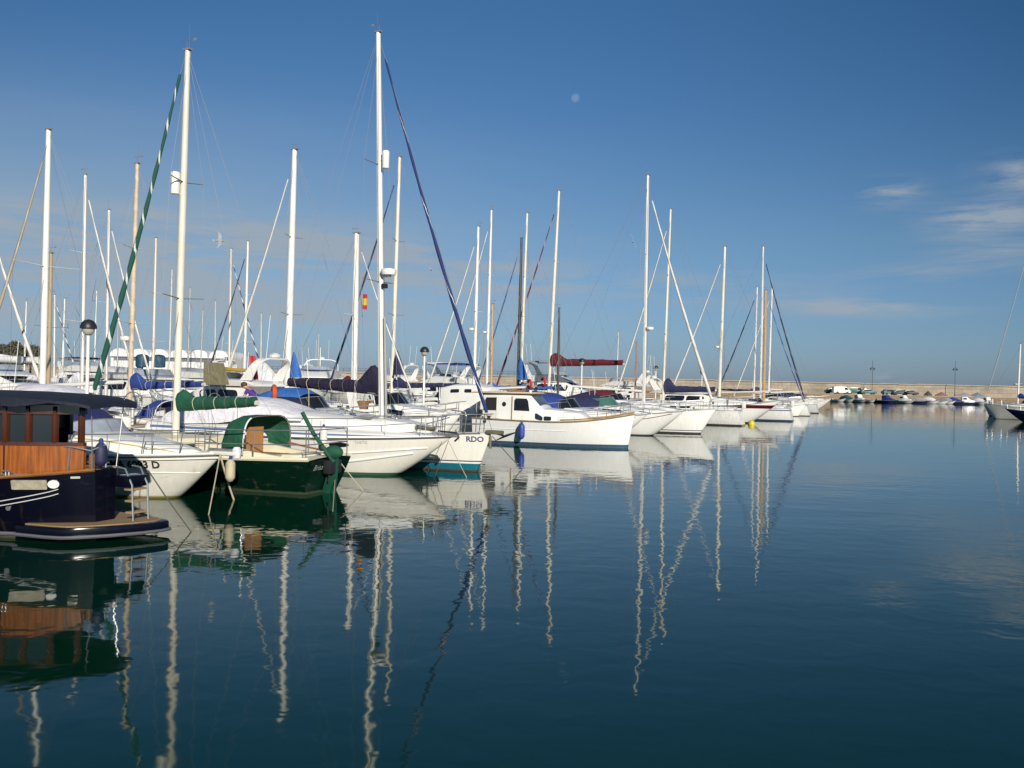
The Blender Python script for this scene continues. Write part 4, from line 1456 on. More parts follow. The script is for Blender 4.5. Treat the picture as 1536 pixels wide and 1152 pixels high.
# ---- white cruiser with black registration letters
def white_cruiser():
    wl = at_z(268, 746)
    L = 7.6
    h = Hull(L, 2.7, 0.95, 0.96, 1.06, 0.4, 0.745, 1.25, 0.9, 0.42, 2.3, 0.30, 0.62)
    root = root_at('cabin_cruiser', wl, L - 1.25, A_OUT, 'white cabin cruiser with black registration letters and blue cockpit canopy, beside the wooden launch', 'motor boat', 'motor cruisers moored in the marina')
    h.build(H_WARM, root, nt=40, ns=14)
    h.deck(gel, root, 0.0, 0.05)
    h.rails('rub_rail', M('dark_rub_rail', (0.09, 0.09, 0.085), 0.5), root, 0.017, off=0.012, dz=-0.015)
    h.rails('gunwale_lip', gel, root, 0.03, off=0.0, dz=0.03)
    h.rails('gunwale_bead', gel, root, 0.016, off=0.004, dz=-0.075)  # thin raised gelcoat bead just below the rub rail
    h.rails('spray_rail', gel, root, 0.014, 0.1, 0.93, off=0.006, z=0.62)
    st = []
    for t, hh, w in ((0.28, 0.42, 0.80), (0.45, 0.44, 0.80), (0.60, 0.40, 0.78), (0.72, 0.30, 0.74), (0.82, 0.18, 0.66), (0.90, 0.05, 0.5)):
        st.append((t * L, h.b(t) * w, h.zs(t) - 0.03, h.zs(t) + hh))
    H = House(st, 0.80, 0.07)
    tr = H.build('foredeck_moulding', gel, root, bevel=0.02)
    yel = M('yellowed_piping', (0.52, 0.42, 0.14), 0.6)
    for sd in (1, -1):
        fn = H.side(sd)
        MB().tube([fn(x, 0.97, 0.01) for x in [0.3 * L + (0.56 * L) * i / 12 for i in range(13)]], 0.014, 5).build('moulding_piping', yel, tr)
    MB().prism(rrect(0.62 * L, 0.70 * L, -0.28, 0.28, 0.06), 1.36, 1.42).build('deck_hatch', M('smoked_hatch', (0.25, 0.27, 0.29), 0.3), root, bevel=0.01)
    MB().box((0.76 * L, -0.55, 1.17), (0.28, 0.05, 0.03)).build('deck_logo_plate', M('pale_blue_plate', (0.35, 0.45, 0.52), 0.5), root)
    # canopy
    z = 1.25
    c = arc_sheet([(0.02 * L, 0.95, 0.95, 1.25), (0.10 * L, 1.02, 1.0, 1.85), (0.26 * L, 1.05, 1.05, 2.12), (0.36 * L, 1.02, 1.15, 2.15), (0.42 * L, 0.98, z, 2.0), (0.52 * L, 0.92, z + 0.05, 1.50)]).build('cockpit_canopy', M('navy_blue_canvas', (0.016, 0.020, 0.11), 0.85, var=0.3, bump=0.02), root)
    fr = MB()
    for x, w, z0, z1 in ((0.26 * L, 1.06, 1.05, 2.14), (0.42 * L, 0.99, z, 2.02), (0.52 * L, 0.93, z, 1.52)):
        fr.tube([(x, w * math.copysign(abs(math.cos(a)) ** 0.75, math.cos(a)), z0 + (z1 - z0) * (abs(math.sin(a)) ** 0.6)) for a in [math.pi * k / 16 for k in range(17)]], 0.014, 5)
    fr.build('canopy_frame', steel, root)
    for k, (u0, u1) in enumerate(((0.16, 0.26), (0.31, 0.40))):
        for sd in (1, -1):
            def cfn(u, v, off, sd=sd):
                w = 1.05
                return (u * L, sd * (w * (1 - 0.28 * v ** 2) + off + 0.03), 1.2 + 0.7 * v)
            MB().sheet(cfn, rrect(u0, u1, 0.15, 0.9, 0.02), 0.01).build('canopy_window', clearv, c)
    up = windscreen(root, h, 0.57 * L, 0.42 * L, 0.94, 1.32, 0.42, clearv)
    guard_rail(h, root, 0.30, 0.82, 0.42, 5, False, 0.011, 0.012, 'bow_rail', rise=0.1)
    pulpit(h, root, 0.80, 0.52, 0.012, fwd=-0.1)
    # anchor roller and bagged fender at the bow
    MB().box((L + 0.10, 0, 1.10), (0.75, 0.24, 0.09)).build('bow_roller', gel, root, bevel=0.03)
    MB().tube([(L - 0.4, 0.04, 1.17), (L + 0.35, 0.04, 1.17), (L + 0.48, 0.04, 1.05)], 0.03, 6).build('anchor', steel, root)
    MB().lathe([(0.02, -0.14), (0.09, -0.12), (0.11, 0.06), (0.06, 0.13)], (L + 0.42, 0.0, 1.12), 10).build('anchor_bag', whitec, root)
    lettering(h.xz(-1), 'AMA 6093 D', 0.225, 5.16, 0.735, letter_d, root, off=0.012, shear=0.1, bold=0.008)
    bx = local(root, (L + 0.30, -0.06, 0.72))
    fender(bx, 0.11, 0.52, M('fender_cream', (0.50, 0.44, 0.30), 0.6, var=0.3), 'cream fender tied under the bow of the cabin cruiser', rope_to=(0, 0, 0.12))
    b0 = local(root, (L + 0.05, -0.12, 1.08))
    mooring([b0, at_z(351, 750, 0.0)], 'thick pale rope slanting from the cabin cruiser bow down to the right', ropem, 0.022, 0.1)
    mooring([b0, at_z(313, 772, 0.0)], 'pale rope hanging straight down from the cabin cruiser bow', ropem, 0.014, 0.02)
    return root


white_cruiser()


# ---- green sailing boat, stern to the right
def green_yacht():
    HG2 = hull_mat('hull_bottle_green', [(-0.6, (0.006, 0.03, 0.02)), (0.02, (0.015, 0.06, 0.04)), (0.06, (0.0018, 0.014, 0.008))], rough=0.2, dirt=0.05, coat=0.5)
    L = 8.6
    root = empty('green_sailing_yacht', (-4.70, 21.6, 0), A_IN, 'dark green sailing yacht with green spray hood and green sail cover, stern to the right', 'sailboat', 'sailing yachts moored along the pontoon')
    h = Hull(L, 2.75, 0.86, 0.80, 1.25, 0.5, 0.72, 1.15, 0.66, 0.45, 2.2, 0.34, 0.7, rake=-0.30, aft=2.0)
    h.build(HG2, root, nt=40, ns=14)
    h.deck(cream, root, 0.0, 0.05)
    h.rails('toe_rail', cream, root, 0.045, dz=0.03, sy=1.2)
    coach(h, root, 0.34, 0.80, 0.62, 0.42, mat=cream, spans=((0.1, 0.26), (0.34, 0.5)))
    # cockpit
    for sd in (1, -1):
        MB().loft([[(x, sd * y0, z0), (x, sd * (y0 - 0.16), z0), (x, sd * (y0 - 0.14), z1), (x, sd * (y0 - 0.02), z1)] for x, y0, z0, z1 in ((0.75, 0.72, 0.85, 0.90), (1.5, 0.80, 0.85, 0.98), (2.3, 0.85, 0.84, 1.10), (2.9, 0.85, 0.84, 1.12))]).build('coaming', cream, root)
    MB().box((1.6, 0, 0.85), (1.9, 1.0, 0.05)).build('cockpit_sole', teak, root)
    MB().box((0.55, 0, 0.90), (0.45, 1.2, 0.10)).build('stern_locker', cream, root, bevel=0.03)
    MB().box((2.0, 0.1, 1.20), (0.04, 0.62, 0.72)).build('companionway_board', M('orange_teak', (0.42, 0.20, 0.07), 0.4, var=0.3, stretch=(1, 8, 1)), root)
    # spray hood: two side panels, roof and white edging
    x0, w, z, zt = 1.66, 0.95, 0.90, 1.88
    rings = [(x0, w, z, zt), (x0 + 0.40, w, z, zt - 0.01), (x0 + 0.62, w * 0.98, z, zt - 0.10), (x0 + 0.72, w * 0.96, z, zt - 0.45)]
    hood = arc_sheet(rings, 0.5, 0.5).build('spray_hood', greenc, root)
    ed = MB()
    for dx, rr in ((-0.005, 0.02),):
        ed.tube([(x0 + dx, w * math.copysign(abs(math.cos(a)) ** 0.5, math.cos(a)), z + (zt - z) * abs(math.sin(a)) ** 0.5) for a in [math.pi * k / 18 for k in range(1, 7)]], rr, 6)
    ed.build('hood_edging', whitec, hood)
    MB().tube([(x0 + 0.02, w * 0.99 * math.copysign(abs(math.cos(a)) ** 0.5, math.cos(a)), z + (zt - z - 0.02) * abs(math.sin(a)) ** 0.5) for a in [math.pi * k / 18 for k in range(0, 19)]], 0.016, 6).build('hood_frame', steel, hood)
    # stern: rail, rudder, covered vane gear, name
    pushpit(h, root, 0.30, 0.72, 0.015)
    guard_rail(h, root, 0.30, 0.88, 0.6, 6)
    pulpit(h, root)

    def rud(z):
        return -0.02 - 0.30 * z
    rings = []
    for zz, c in ((-0.5, 0.42), (-0.1, 0.40), (0.15, 0.36), (0.45, 0.30), (0.75, 0.22), (0.98, 0.16)):
        xx = rud(zz) - 0.02
        rings.append([(xx, 0.035, zz), (xx - c, 0.02, zz), (xx - c, -0.02, zz), (xx, -0.035, zz)])
    MB().loft(rings).build('rudder', M('rudder_green', (0.012, 0.075, 0.045), 0.35, var=0.35, coat=0.3), root, bevel=0.01)
    MB().tube([(rud(0.9) - 0.1, 0, 1.0), (0.5, 0, 1.12), (1.0, 0.02, 1.2)], 0.025, 6).build('tiller', wood, root)
    vane = MB().tube([(-0.45, 0.12, 0.78), (-0.2, 0.12, 1.05), (0.15, 0.14, 1.45), (0.50, 0.16, 1.98)], 0.052, 8).build('covered_flagstaff', greenc, root)
    MB().ball((-0.35, 0.0, 1.02), (0.26, 0.17, 0.17), 12, 8).build('covered_vane_gear', greenc, root)
    MB().tube([(-0.30, -0.12, 0.30), (-0.42, -0.12, 0.9), (-0.15, -0.12, 1.0)], 0.022, 6).tube([(-0.30, 0.14, 0.30), (-0.42, 0.14, 0.9), (-0.15, 0.14, 1.0)], 0.022, 6).build('vane_bracket', blackm, root)
    MB().box((-0.32, 0.0, 0.66), (0.22, 0.5, 0.34)).build('vane_casing', blackm, root, bevel=0.04)

    def tr(u, v, off):
        return (-0.30 * v - off, u, v)
    lettering(tr, 'Brisa', 0.19, 0.62, 0.60, letter_g, root, flip=-1, off=0.006, shear=0.35)
    # rig
    a = at_d(264, 600, 23.5)
    ztop = at_d(285, 78, 23.5).z
    gsp = spiral_mat('green_white_roll', (0.012, 0.085, 0.06), (0.66, 0.70, 0.68), 1.15, 0.17)
    xm = 4.75
    mast, mp = rig(root, h, xm, ztop, alu_c, 0.092, R(0.8), spreaders=2, zfoot=1.25, genoa=gsp, gr=0.075, gbase=1.1, gfrac=0.985, boom=2.75, cover=greenc, boom_z=0.80, cover_r=0.165, hump=0.5, reflector=(0.655, 0.12, 0.18), sp_w=0.75, sp_mat=wire, gx=L - 0.45)
    fn = h.xz(1)
    fender(local(root, (0.05, -0.62, 0.40)), 0.075, 0.16, fend_w, 'small white ball fender under the green yacht rudder', rope_to=(0, 0, 0.3))
    b = local(root, (-0.25, -0.45, 0.72))
    mooring([b, at_z(545, 737, 0.0)], 'thin rope slanting right from the green yacht stern into the water', ropem, 0.012, 0.02)
    b = local(root, (0.0, -0.6, 0.42))
    mooring([b, at_z(499, 770, -0.02)], 'thin pale rope hanging beside the green yacht rudder', ropem, 0.010, 0.0)
    return root


green_yacht()


# ---- long white motor yacht with blue stripe
def blue_stripe_yacht():
    wl = at_z(598, 712)
    L = 10.2
    HS = hull_mat('hull_pale_green_bottom', [(-0.6, (0.02, 0.14, 0.10)), (0.07, (0.82, 0.79, 0.70))], dirt=0.06)
    h = Hull(L, 3.0, 1.08, 1.08, 1.22, 0.45, 0.723, 1.35, 0.9, 0.40, 2.5, 0.28, 0.56)
    root = root_at('sport_cruiser', wl, L - 1.75, R(-20.5), 'long white sport cruiser with a blue side stripe, sharp raked bow and oval porthole', 'motor boat', 'motor cruisers moored in the marina')
    h.build(HS, root, nt=44, ns=16)
    h.rails('rub_rail', M('dark_rub_rail', (0, 0, 0)), root, 0.026, off=0.012, dz=-0.01)
    
    fn0 = h.xz(-1)
    for sd in (1, -1):
        fn = h.xz(sd)
        pts = [fn(x, 0.10 + 0.62 * max(0, (x - 4.6) / 4.6) ** 1.25, 0.004) for x in [2.0 + 7.1 * i / 24 for i in range(25)]]
        MB().tube(pts, 0.034, 6).build('lower_spray_rail', gel, root)
        pts = [fn(x, 0.42 + 0.46 * max(0, (x - 4.0) / 5.6) ** 1.2, 0.004) for x in [2.0 + 7.5 * i / 24 for i in range(25)]]
        MB().tube(pts, 0.028, 6).build('spray_rail', gel, root)
        MB().sheet(fn, [(7.05 + 0.27 * math.cos(a) * (1.0 if math.cos(a) < 0 else 1.25), 0.915 + 0.07 * math.sin(a)) for a in [2 * math.pi * k / 20 for k in range(20)]], 0.004).build('porthole', glass, root)
    # topsides above the rail, rolling into the deck
    rows = []
    for i in range(29):
        t = 0.0 + 0.998 * i / 28
        x, y, z = h.pt(t, 1, 1)
        up_ = 0.30 * (1 - t ** 3)
        prof = [(1.0, 0.0), (0.985, 0.10), (0.95, 0.20), (0.86, 0.29), (0.6, 0.36), (0.25, 0.40), (0, 0.41)]
        rows.append([(x, y * k, z + up_ * q / 0.30) for k, q in prof] + [(x, -y * k, z + up_ * q / 0.30) for k, q in reversed(prof[:-1])])
    MB().grid(rows).build('deck', gel, root)
    for sd in (1, -1):
        rows = []
        for i in range(26):
            t = 0.02 + 0.86 * i / 25
            x, y, z = h.pt(t, 1, 1)
            u = 0.30 * (1 - t ** 3)
            w = 0.5 if t < 0.7 else 0.5 * (0.92 - t) / 0.22
            za, zb_ = 0.15 * (1 + w * 0.5), 0.15 * (1 - w * 0.5)
            yk = lambda q: 1.0 - 0.15 * (q / 0.30) ** 1.6 - 0.02
            rows.append([(x, sd * (y * (1.0 - 0.016 * zb_ / 0.1) + 0.006), z + u * zb_ / 0.30), (x, sd * (y * (1 - 0.026 * za / 0.15) + 0.006), z + u * za / 0.30)])
        MB().grid(rows).build('side_stripe', M('stripe_blue', (0.10, 0.16, 0.33), 0.4), root)
    st = []
    for t, hh, w in ((0.30, 0.62, 0.72), (0.44, 0.62, 0.72), (0.55, 0.52, 0.68), (0.66, 0.42, 0.60), (0.78, 0.32, 0.48), (0.88, 0.2, 0.3)):
        st.append((t * L, h.b(t) * w, h.zs(t) + 0.15, h.zs(t) + 0.10 + hh))
    H = House(st, 0.70, 0.10)
    trk = H.build('foredeck_moulding', gel, root, bevel=0.03)
    fnv = H.front(0.70 * L, 0.62 * L)
    MB().prism(rrect(0.69 * L, 0.75 * L, -0.35, 0.15, 0.05), 1.66, 1.70).build('deck_hatch', M('smoked_hatch', (0, 0, 0)), root, bevel=0.01)
    # white hood over the windscreen
    z = 1.55
    arc_sheet([(0.06 * L, 1.30, 1.3, 1.75), (0.16 * L, 1.36, 1.35, 2.16), (0.28 * L, 1.34, 1.4, 2.24), (0.38 * L, 1.26, z, 2.18), (0.46 * L, 1.12, z, 1.98), (0.55 * L, 0.95, z, 1.66)]).build('white_canopy', whitec, root)
    guard_rail(h, root, 0.40, 0.93, 0.55, 6, False, 0.013, 0.013, 'bow_rail', rise=0.05)
    pulpit(h, root, 0.92, 0.58, 0.013, fwd=-0.25)
    MB().box((L - 0.12, 0, 1.24), (0.6, 0.2, 0.08)).build('bow_roller', steel, root, bevel=0.02)
    MB().tube([(L - 0.5, 0.05, 1.36), (L + 0.1, 0.05, 1.33), (L + 0.18, 0.05, 1.20), (L + 0.05, 0.05, 1.08)], 0.03, 6).build('anchor', blackm, root)
    MB().tube([(L - 1.2, 0.0, 1.45), (L - 0.9, 0.02, 1.43), (L - 0.6, 0.0, 1.40)], 0.07, 6).build('anchor_windlass', M('dull_bronze', (0.14, 0.13, 0.07), 0.6, var=0.4), root)
    lettering(fn0, 'THETIS', 0.12, 7.55, 0.96, letter_g, root, off=0.009)
    for (px_, py_, zz, lb) in ((515, 646, 0.9, 'white fender hanging on the side of the sport cruiser'),):
        x = 6.72
        x3, y3, z3 = h.pt(x / L, 1, -1)
        fender(local(root, (x, y3 - 0.12, 1.12)), 0.11, 0.62, fend_w, lb, rope_to=(0, 0.1, 0.5))
    b = local(root, (L - 0.1, -0.06, 1.1))
    mooring([b, at_z(700, 716, 0.0)], 'thin rope slanting from the sport cruiser bow across the blue banded hull', ropem, 0.010, 0.05)
    mooring([b, at_z(652, 716, 0.0)], 'thin rope hanging straight under the sport cruiser bow', roped, 0.009, 0.0)
    mooring([local(root, (L - 0.3, -0.1, 1.05)), at_z(640, 712, 0.0)], 'second thin rope close under the sport cruiser bow', roped, 0.008, 0.02)
    return root


blue_stripe_yacht()


# ---- tall sloop with rolled blue headsail
def blue_sloop():
    wl = at_z(713, 707)
    L = 10.4
    HR = hull_mat('hull_teal_band', [(-0.6, (0.02, 0.02, 0.03)), (0.05, (0.01, 0.14, 0.20)), (0.25, (0.78, 0.76, 0.70)), (0.31, (0.03, 0.03, 0.08)), (0.345, (0.77, 0.745, 0.66))], dirt=0.08)
    h = Hull(L, 3.0, 1.05, 1.08, 1.22, 0.45, 0.94, 1.0, 0.72, 0.42, 2.1, 0.24, 0.45, rake=0.3)
    root = root_at('tall_sloop', wl, L - 0.55, R(-28), 'tall white sloop with rolled royal blue headsail and teal band at the waterline', 'sailboat', 'sailing yachts moored along the pontoon')
    h.build(HR, root, nt=44, ns=16)
    h.deck(deckm, root, 0.0, 0.06)
    h.rails('toe_rail', M('dark_toe_rail', (0.10, 0.10, 0.09), 0.5), root, 0.022, 0.0, 0.97, dz=0.015)
    coach(h, root, 0.32, 0.80, 0.6, 0.40, spans=((0.08, 0.26), (0.34, 0.5), (0.58, 0.7)))
    for sd in (1, -1):
        MB().tube([(0.6, sd * 0.9, 1.15), (3.3, sd * 1.0, 1.3)], 0.13, 8).build('coaming', gel, root)
    MB().box((2.0, 0, 1.10), (2.6, 1.5, 0.04)).build('cockpit_sole', teak, root)
    sprayhood(h, root, 0.15, navyc, 0.72, 1.05, 1.6, 'spray_hood', 0.05)
    sp = spiral_mat('blue_roll', (0.010, 0.026, 0.125), (0.60, 0.62, 0.66), 0.33, 0.06)
    ztop = at_d(564, 47, 29.4).z
    xm = L - 4.25
    mast, mp = rig(root, h, xm, ztop, alu_w, 0.10, R(2.1), spreaders=2, zfoot=h.zs(xm / L) + 0.38, genoa=sp, gr=0.062, gbase=0.6, gfrac=0.972, boom=4.25, cover=aubc, boom_z=1.05, cover_r=0.20, hump=1.25,
                   reflector=(0.67, 0.30, -0.05), sp_w=0.85, sp_mat=wire, gx=L + 0.02, radar=None)
    p = mp(0.385)
    MB().lathe([(0.05, -0.12), (0.24, -0.10), (0.27, 0.0), (0.25, 0.09), (0.1, 0.13), (0.02, 0.135)], p + Vector((0.34, 0, 0.0)), 14).build('radar_dome', gel, mast)
    MB().box(p + Vector((0.2, 0, -0.14)), (0.42, 0.12, 0.05)).build('radar_bracket', alu_w, mast)
    MB().box(mp(0.35) + Vector((0.17, 0, 0)), (0.16, 0.18, 0.16)).build('deck_light', blackm, mast, bevel=0.03)
    # spinnaker pole stowed up the mast
    MB().tube([mp(0.0) + Vector((0.22, -0.05, 0.1)), mp(0.27) + Vector((0.20, -0.05, 0))], 0.045, 8).build('spinnaker_pole', alu_s, root)
    pulpit(h, root, 0.86, 0.62, 0.016, fwd=0.0)
    pushpit(h, root)
    guard_rail(h, root, 0.2, 0.85, 0.6, 6)
    # bow fitting with plough anchor
    MB().box((L + 0.12, 0, 1.27), (0.55, 0.26, 0.12)).build('bow_platform', M('dull_bronze', (0, 0, 0)), root, bevel=0.03)
    an = MB()
    an.tube([(L - 0.2, 0.05, 1.30), (L + 0.50, 0.05, 1.16)], 0.03, 6)
    an.loft([[(L + 0.18, -0.02, 1.02), (L + 0.18, 0.10, 1.02), (L + 0.18, 0.04, 1.05)], [(L + 0.50, -0.12, 1.16), (L + 0.50, 0.22, 1.16), (L + 0.5, 0.05, 1.22)], [(L + 0.82, 0.0, 1.27), (L + 0.82, 0.08, 1.27), (L + 0.82, 0.05, 1.31)]])
    an.build('anchor', blackm, root)
    MB().tube([(L - 0.02, 0, 0.75), (L - 0.04, 0, 1.15)], 0.045, 6).build('stem_fitting', M('dull_bronze', (0, 0, 0)), root)
    lettering(h.xz(-1), 'A', 0.2, L - 1.05, 0.985, letter_g, root, shear=0.5)
    lettering(h.xz(-1), 'RDO', 0.235, L - 0.72, 0.96, letter_n, root, off=0.014, bold=0.006)
    b = local(root, (L + 0.1, -0.1, 1.15))
    mooring([b, at_z(783, 704, 0.0)], 'rope slanting right from the sloop bow in front of the wheelhouse boat', roped, 0.013, 0.04)
    return root


sloop = blue_sloop()


# ---- white wheelhouse boat with wooden rail
def wheelhouse_boat():
    wl = at_z(942, 672)
    L = 7.5
    HW = hull_mat('hull_blue_bottom', [(-0.6, (0.03, 0.09, 0.17)), (0.14, (0.80, 0.80, 0.77))], dirt=0.05)
    h = Hull(L, 2.8, 1.18, 1.12, 1.55, 0.5, 0.953, 0.9, 0.80, 0.45, 2.5, 0.20, 0.45)
    root = root_at('wheelhouse_boat', wl, L - 0.28, R(-19), 'white wheelhouse boat with wooden toe rail, square side door and blue waterline', 'motor boat', 'motor cruisers moored in the marina')
    h.build(HW, root, nt=40, ns=14)
    h.deck(nonskid, root, 0.06, 0.05)
    h.rails('toe_rail', M('brown_toe_rail', (0.25, 0.18, 0.10), 0.6, var=0.35, vs=6), root, 0.035, 0, 0.998, sy=1.2)
    h.rails('bow_rail_board', M('varnish_tan', (0.40, 0.26, 0.12), 0.4, var=0.3, vs=4), root, 0.05, 0.58, 0.995, dz=0.09, sy=0.8)
    h.rails('spray_strake', gel, root, 0.014, 0.05, 0.62, off=0.006, z=0.72)
    # wheelhouse
    zc = 2.32
    st = [(0.32, 0.92, 1.02, zc), (1.6, 0.98, 1.02, zc + 0.03), (2.75, 0.98, 1.02, zc + 0.02), (3.32, 0.92, 1.02, 1.72), (3.40, 0.90, 1.02, 1.66), (4.4, 0.80, 1.05, 1.60), (5.1, 0.64, 1.1, 1.50), (5.45, 0.45, 1.15, 1.28)]
    H = House(st, 0.93, 0.05)
    ho = H.build('wheelhouse', gel, root, bevel=0.015)
    for sd in (1, -1):
        fn = H.side(sd)
        hh = zc - 1.02
        MB().sheet(fn, [(x, z) for x, z in [(0.48, 0.42), (1.16, 0.42), (1.16, 0.90), (0.62, 0.90), (0.50, 0.70)]], -0.004, 0.010).build('door_opening', M('dark_interior', (0.012, 0.011, 0.010), 0.8), ho)
        MB().sheet(fn, rrect(1.16, 1.92, 0.10, 0.93, 0.04), 0.006, 0.03).build('sliding_door', gel, ho)
        MB().sheet(fn, rrect(1.44, 1.64, 0.57, 0.74, 0.1, 6), 0.034, 0.012).build('door_porthole', glass, ho)
        MB().sheet(fn, rrect(1.90, 1.945, 0.08, 0.95, 0.01), 0.006, 0.04).build('door_jamb', M('brown_toe_rail', (0, 0, 0)), ho)
        MB().sheet(fn, rrect(0.55, 1.92, 0.06, 0.10, 0.01), 0.006, 0.04).build('door_track', M('brown_toe_rail', (0, 0, 0)), ho)
        MB().sheet(fn, [(2.03, 0.44), (2.78, 0.44), (2.70, 0.80), (2.62, 0.88), (2.10, 0.88), (2.03, 0.80)], 0.004).build('side_window', glass, ho)
        fnb = H.side(sd)
        for k in (0, 1):
            MB().sheet(fnb, rrect(3.05 + 0.40 * k, 3.40 + 0.40 * k, 0.20 if k == 0 else 0.22, 0.52 if k == 0 else 0.56, 0.08), 0.004).build('cabin_window', glass, ho)
        MB().box((0.9, sd * 1.09, 1.16), (0.9, 0.08, 0.05)).build('grab_rail', wood, root)
    fn = H.front(3.30, 2.77)
    for u0, u1 in ((-0.95, -0.36), (-0.30, 0.30), (0.36, 0.95)):
        MB().sheet(fn, rrect(u0, u1, 0.10, 0.92, 0.06), 0.004).build('windscreen_pane', M('pale_glass', (0.06, 0.08, 0.12), 0.06, spec=0.8), ho)
    MB().box((1.42, 0, zc + 0.085), (2.95, 2.0, 0.05)).build('roof', M('pale_roof', (0.62, 0.56, 0.42), 0.6), root, bevel=0.02)
    MB().box((1.42, 0, zc + 0.045), (3.05, 2.08, 0.035)).build('roof_trim', M('varnish_tan', (0, 0, 0)), root, bevel=0.01)
    MB().box((1.9, 0.1, zc + 0.15), (0.5, 0.5, 0.10)).build('roof_hatch', wood, root, bevel=0.02)
    MB().tube([(1.2, 0.6, zc + 0.11), (1.2, 0.6, zc + 0.18), (2.4, 0.6, zc + 0.18), (2.4, 0.6, zc + 0.11)], 0.018, 6).build('roof_rail', wood, root)
    MB().lathe([(0.02, 0), (0.07, 0.01), (0.07, 0.10), (0.02, 0.12)], (2.6, -0.3, zc + 0.10), 10).build('navigation_light', gel, root)
    MB().box((0.75, 0.25, 1.42), (0.45, 0.5, 0.40)).build('helm_seat', M('tan_leather', (0.25, 0.13, 0.05), 0.6), root, bevel=0.05)
    MB().sheet(H.side(-1), rrect(0.10 + 0.35, 0.10 + 0.42, 0.1, 0.2, 0.02), 0.01).build('vent', rubber, ho)
    MB().sheet(h.xz(-1), rrect(0.62, 0.76, 0.98, 1.10, 0.03), 0.006, 0.03).build('exhaust_outlet', rubber, root)
    MB().tube([(0.1, -0.8, 1.2), (0.1, -0.8, 1.85)], 0.012, 5).tube([(0.6, -0.9, 1.2), (0.1, -0.8, 1.85), (-0.1, 0.8, 1.85), (0.6, 0.9, 1.2)], 0.012, 5).build('stern_rail', steel, root)
    pulpit(h, root, 0.80, 0.5, 0.014, fwd=-0.5)
    guard_rail(h, root, 0.60, 0.80, 0.42, 3, False)
    MB().box((-0.28, 0, 0.32), (0.55, 2.1, 0.08)).build('swim_platform', teak, root, bevel=0.02)
    MB().box((0.40, -1.05, 1.45), (0.22, 0.10, 0.26)).build('horseshoe_holder', blackm, root, bevel=0.04)
    x = 2.62
    x3, y3, z3 = h.pt(x / L, 1, -1)
    fender(local(root, (x, y3 - 0.16, 0.66)), 0.145, 0.72, fend_b, 'royal blue fender hanging on the wheelhouse boat side', rope_to=(0, 0.12, 0.35))
    return root


wheelhouse_boat()


# ------------------------------------------------------------------ the other sailing boats (mast pixel, distance -> place on the water)
G_TAN = spiral_mat('tan_roll', (0.46, 0.38, 0.26), (0.60, 0.52, 0.38), 0.8, 0.3)
G_WHITE = spiral_mat('white_roll', (0.68, 0.66, 0.60), (0.55, 0.53, 0.48), 0.7, 0.2)
G_NAVY = spiral_mat('navy_roll', (0.020, 0.026, 0.075), (0.25, 0.26, 0.32), 0.45, 0.07)
G_BLUE = spiral_mat('mid_blue_roll', (0.02, 0.07, 0.26), (0.35, 0.36, 0.40), 0.4, 0.12)
G_MAR = spiral_mat('maroon_roll', (0.10, 0.014, 0.035), (0.42, 0.36, 0.40), 0.55, 0.22)
G_DASH = spiral_mat('dashed_roll', (0.025, 0.035, 0.10), (0.60, 0.62, 0.64), 1.0, 0.5)

sailboat('white yacht at far left with thick white mast, broad white spreaders and tan rolled headsail', 64, 31.0, 195, 'in', 9.6, 3.1, 1.2, mat=alu_w, genoa=G_TAN, gr=0.05, r=0.105, sp_w=1.35, cover=None, hood=whitec, boom=True, spreaders=1, rake=R(0.2))
sailboat('yacht with slim white mast and headsail sloping right, just left of the nearest lamp post', 123, 42.5, 262, 'out', 9.5, 3.1, 1.15, genoa=G_WHITE, r=0.08, gr=0.06, cover=whitec, rake=R(0.3))
sailboat('yacht with thin mast between the slim white mast and the rusty cream mast', 159, 47.0, 315, 'out', 9.0, 3.0, 1.1, genoa=G_WHITE, r=0.075, gr=0.055, spreaders=1, rake=R(0.2), detail=0)
sailboat('yacht with rust stained cream mast and small radar, left of the green striped headsail', 195, 34.4, 246, 'in', 9.5, 3.1, 1.15, mat=alu_r, r=0.095, radar=0.30, cover=bluec, hood=bluec, spreaders=2, rake=R(0.9))
sailboat('distant yacht with slender cream mast just left of the tall cream mast', 229, 56.0, 357, 'in', 8.8, 3.0, 1.1, mat=alu_c, r=0.075, cover=navyc, detail=0, rake=R(0.2))
sailboat('distant yacht with cream mast and dashed blue headsail behind the olive awning', 343, 67.0, 373, 'out', 9.5, 3.1, 1.15, mat=alu_c, genoa=G_DASH, gr=0.06, r=0.08, detail=0, rake=R(0.1))
sailboat('distant yacht with white mast and thin navy headsail sloping far to the left', 366, 63.0, 362, 'in', 9.8, 3.1, 1.15, genoa=G_NAVY, gr=0.05, r=0.085, detail=0, rake=R(0.5))
sailboat('yacht with very thick white mast and white headsail, bright blue sail at its foot', 431, 43.0, 225, 'in', 10.5, 3.3, 1.25, genoa=G_WHITE, gr=0.06, r=0.155, spreaders=2, cover=None, rake=R(0.7), boom=True, sp_mat=wire)
sailboat('motor sailer with stout white mast, radar and Spanish flag', 531, 48.0, 350, 'out', 9.5, 3.3, 1.3, genoa=G_WHITE, gr=0.04, r=0.17, radar=None, spreaders=1, cover=marc, rake=R(0.1))
sailboat('yacht with cream mast and navy rolled headsail right behind the tallest mast', 588, 51.8, 236, 'in', 11.5, 3.6, 1.3, mat=alu_c, genoa=G_NAVY, gr=0.065, r=0.115, spreaders=2, cover=navyc, rake=R(0.8), sp_mat=wire)
sailboat('yacht with shorter white mast and radar, left one of the pair above white hulls', 711, 61.5, 340, 'in', 9.8, 3.2, 1.2, genoa=G_WHITE, gr=0.06, r=0.11, radar=0.42, spreaders=1, rake=R(0.4))
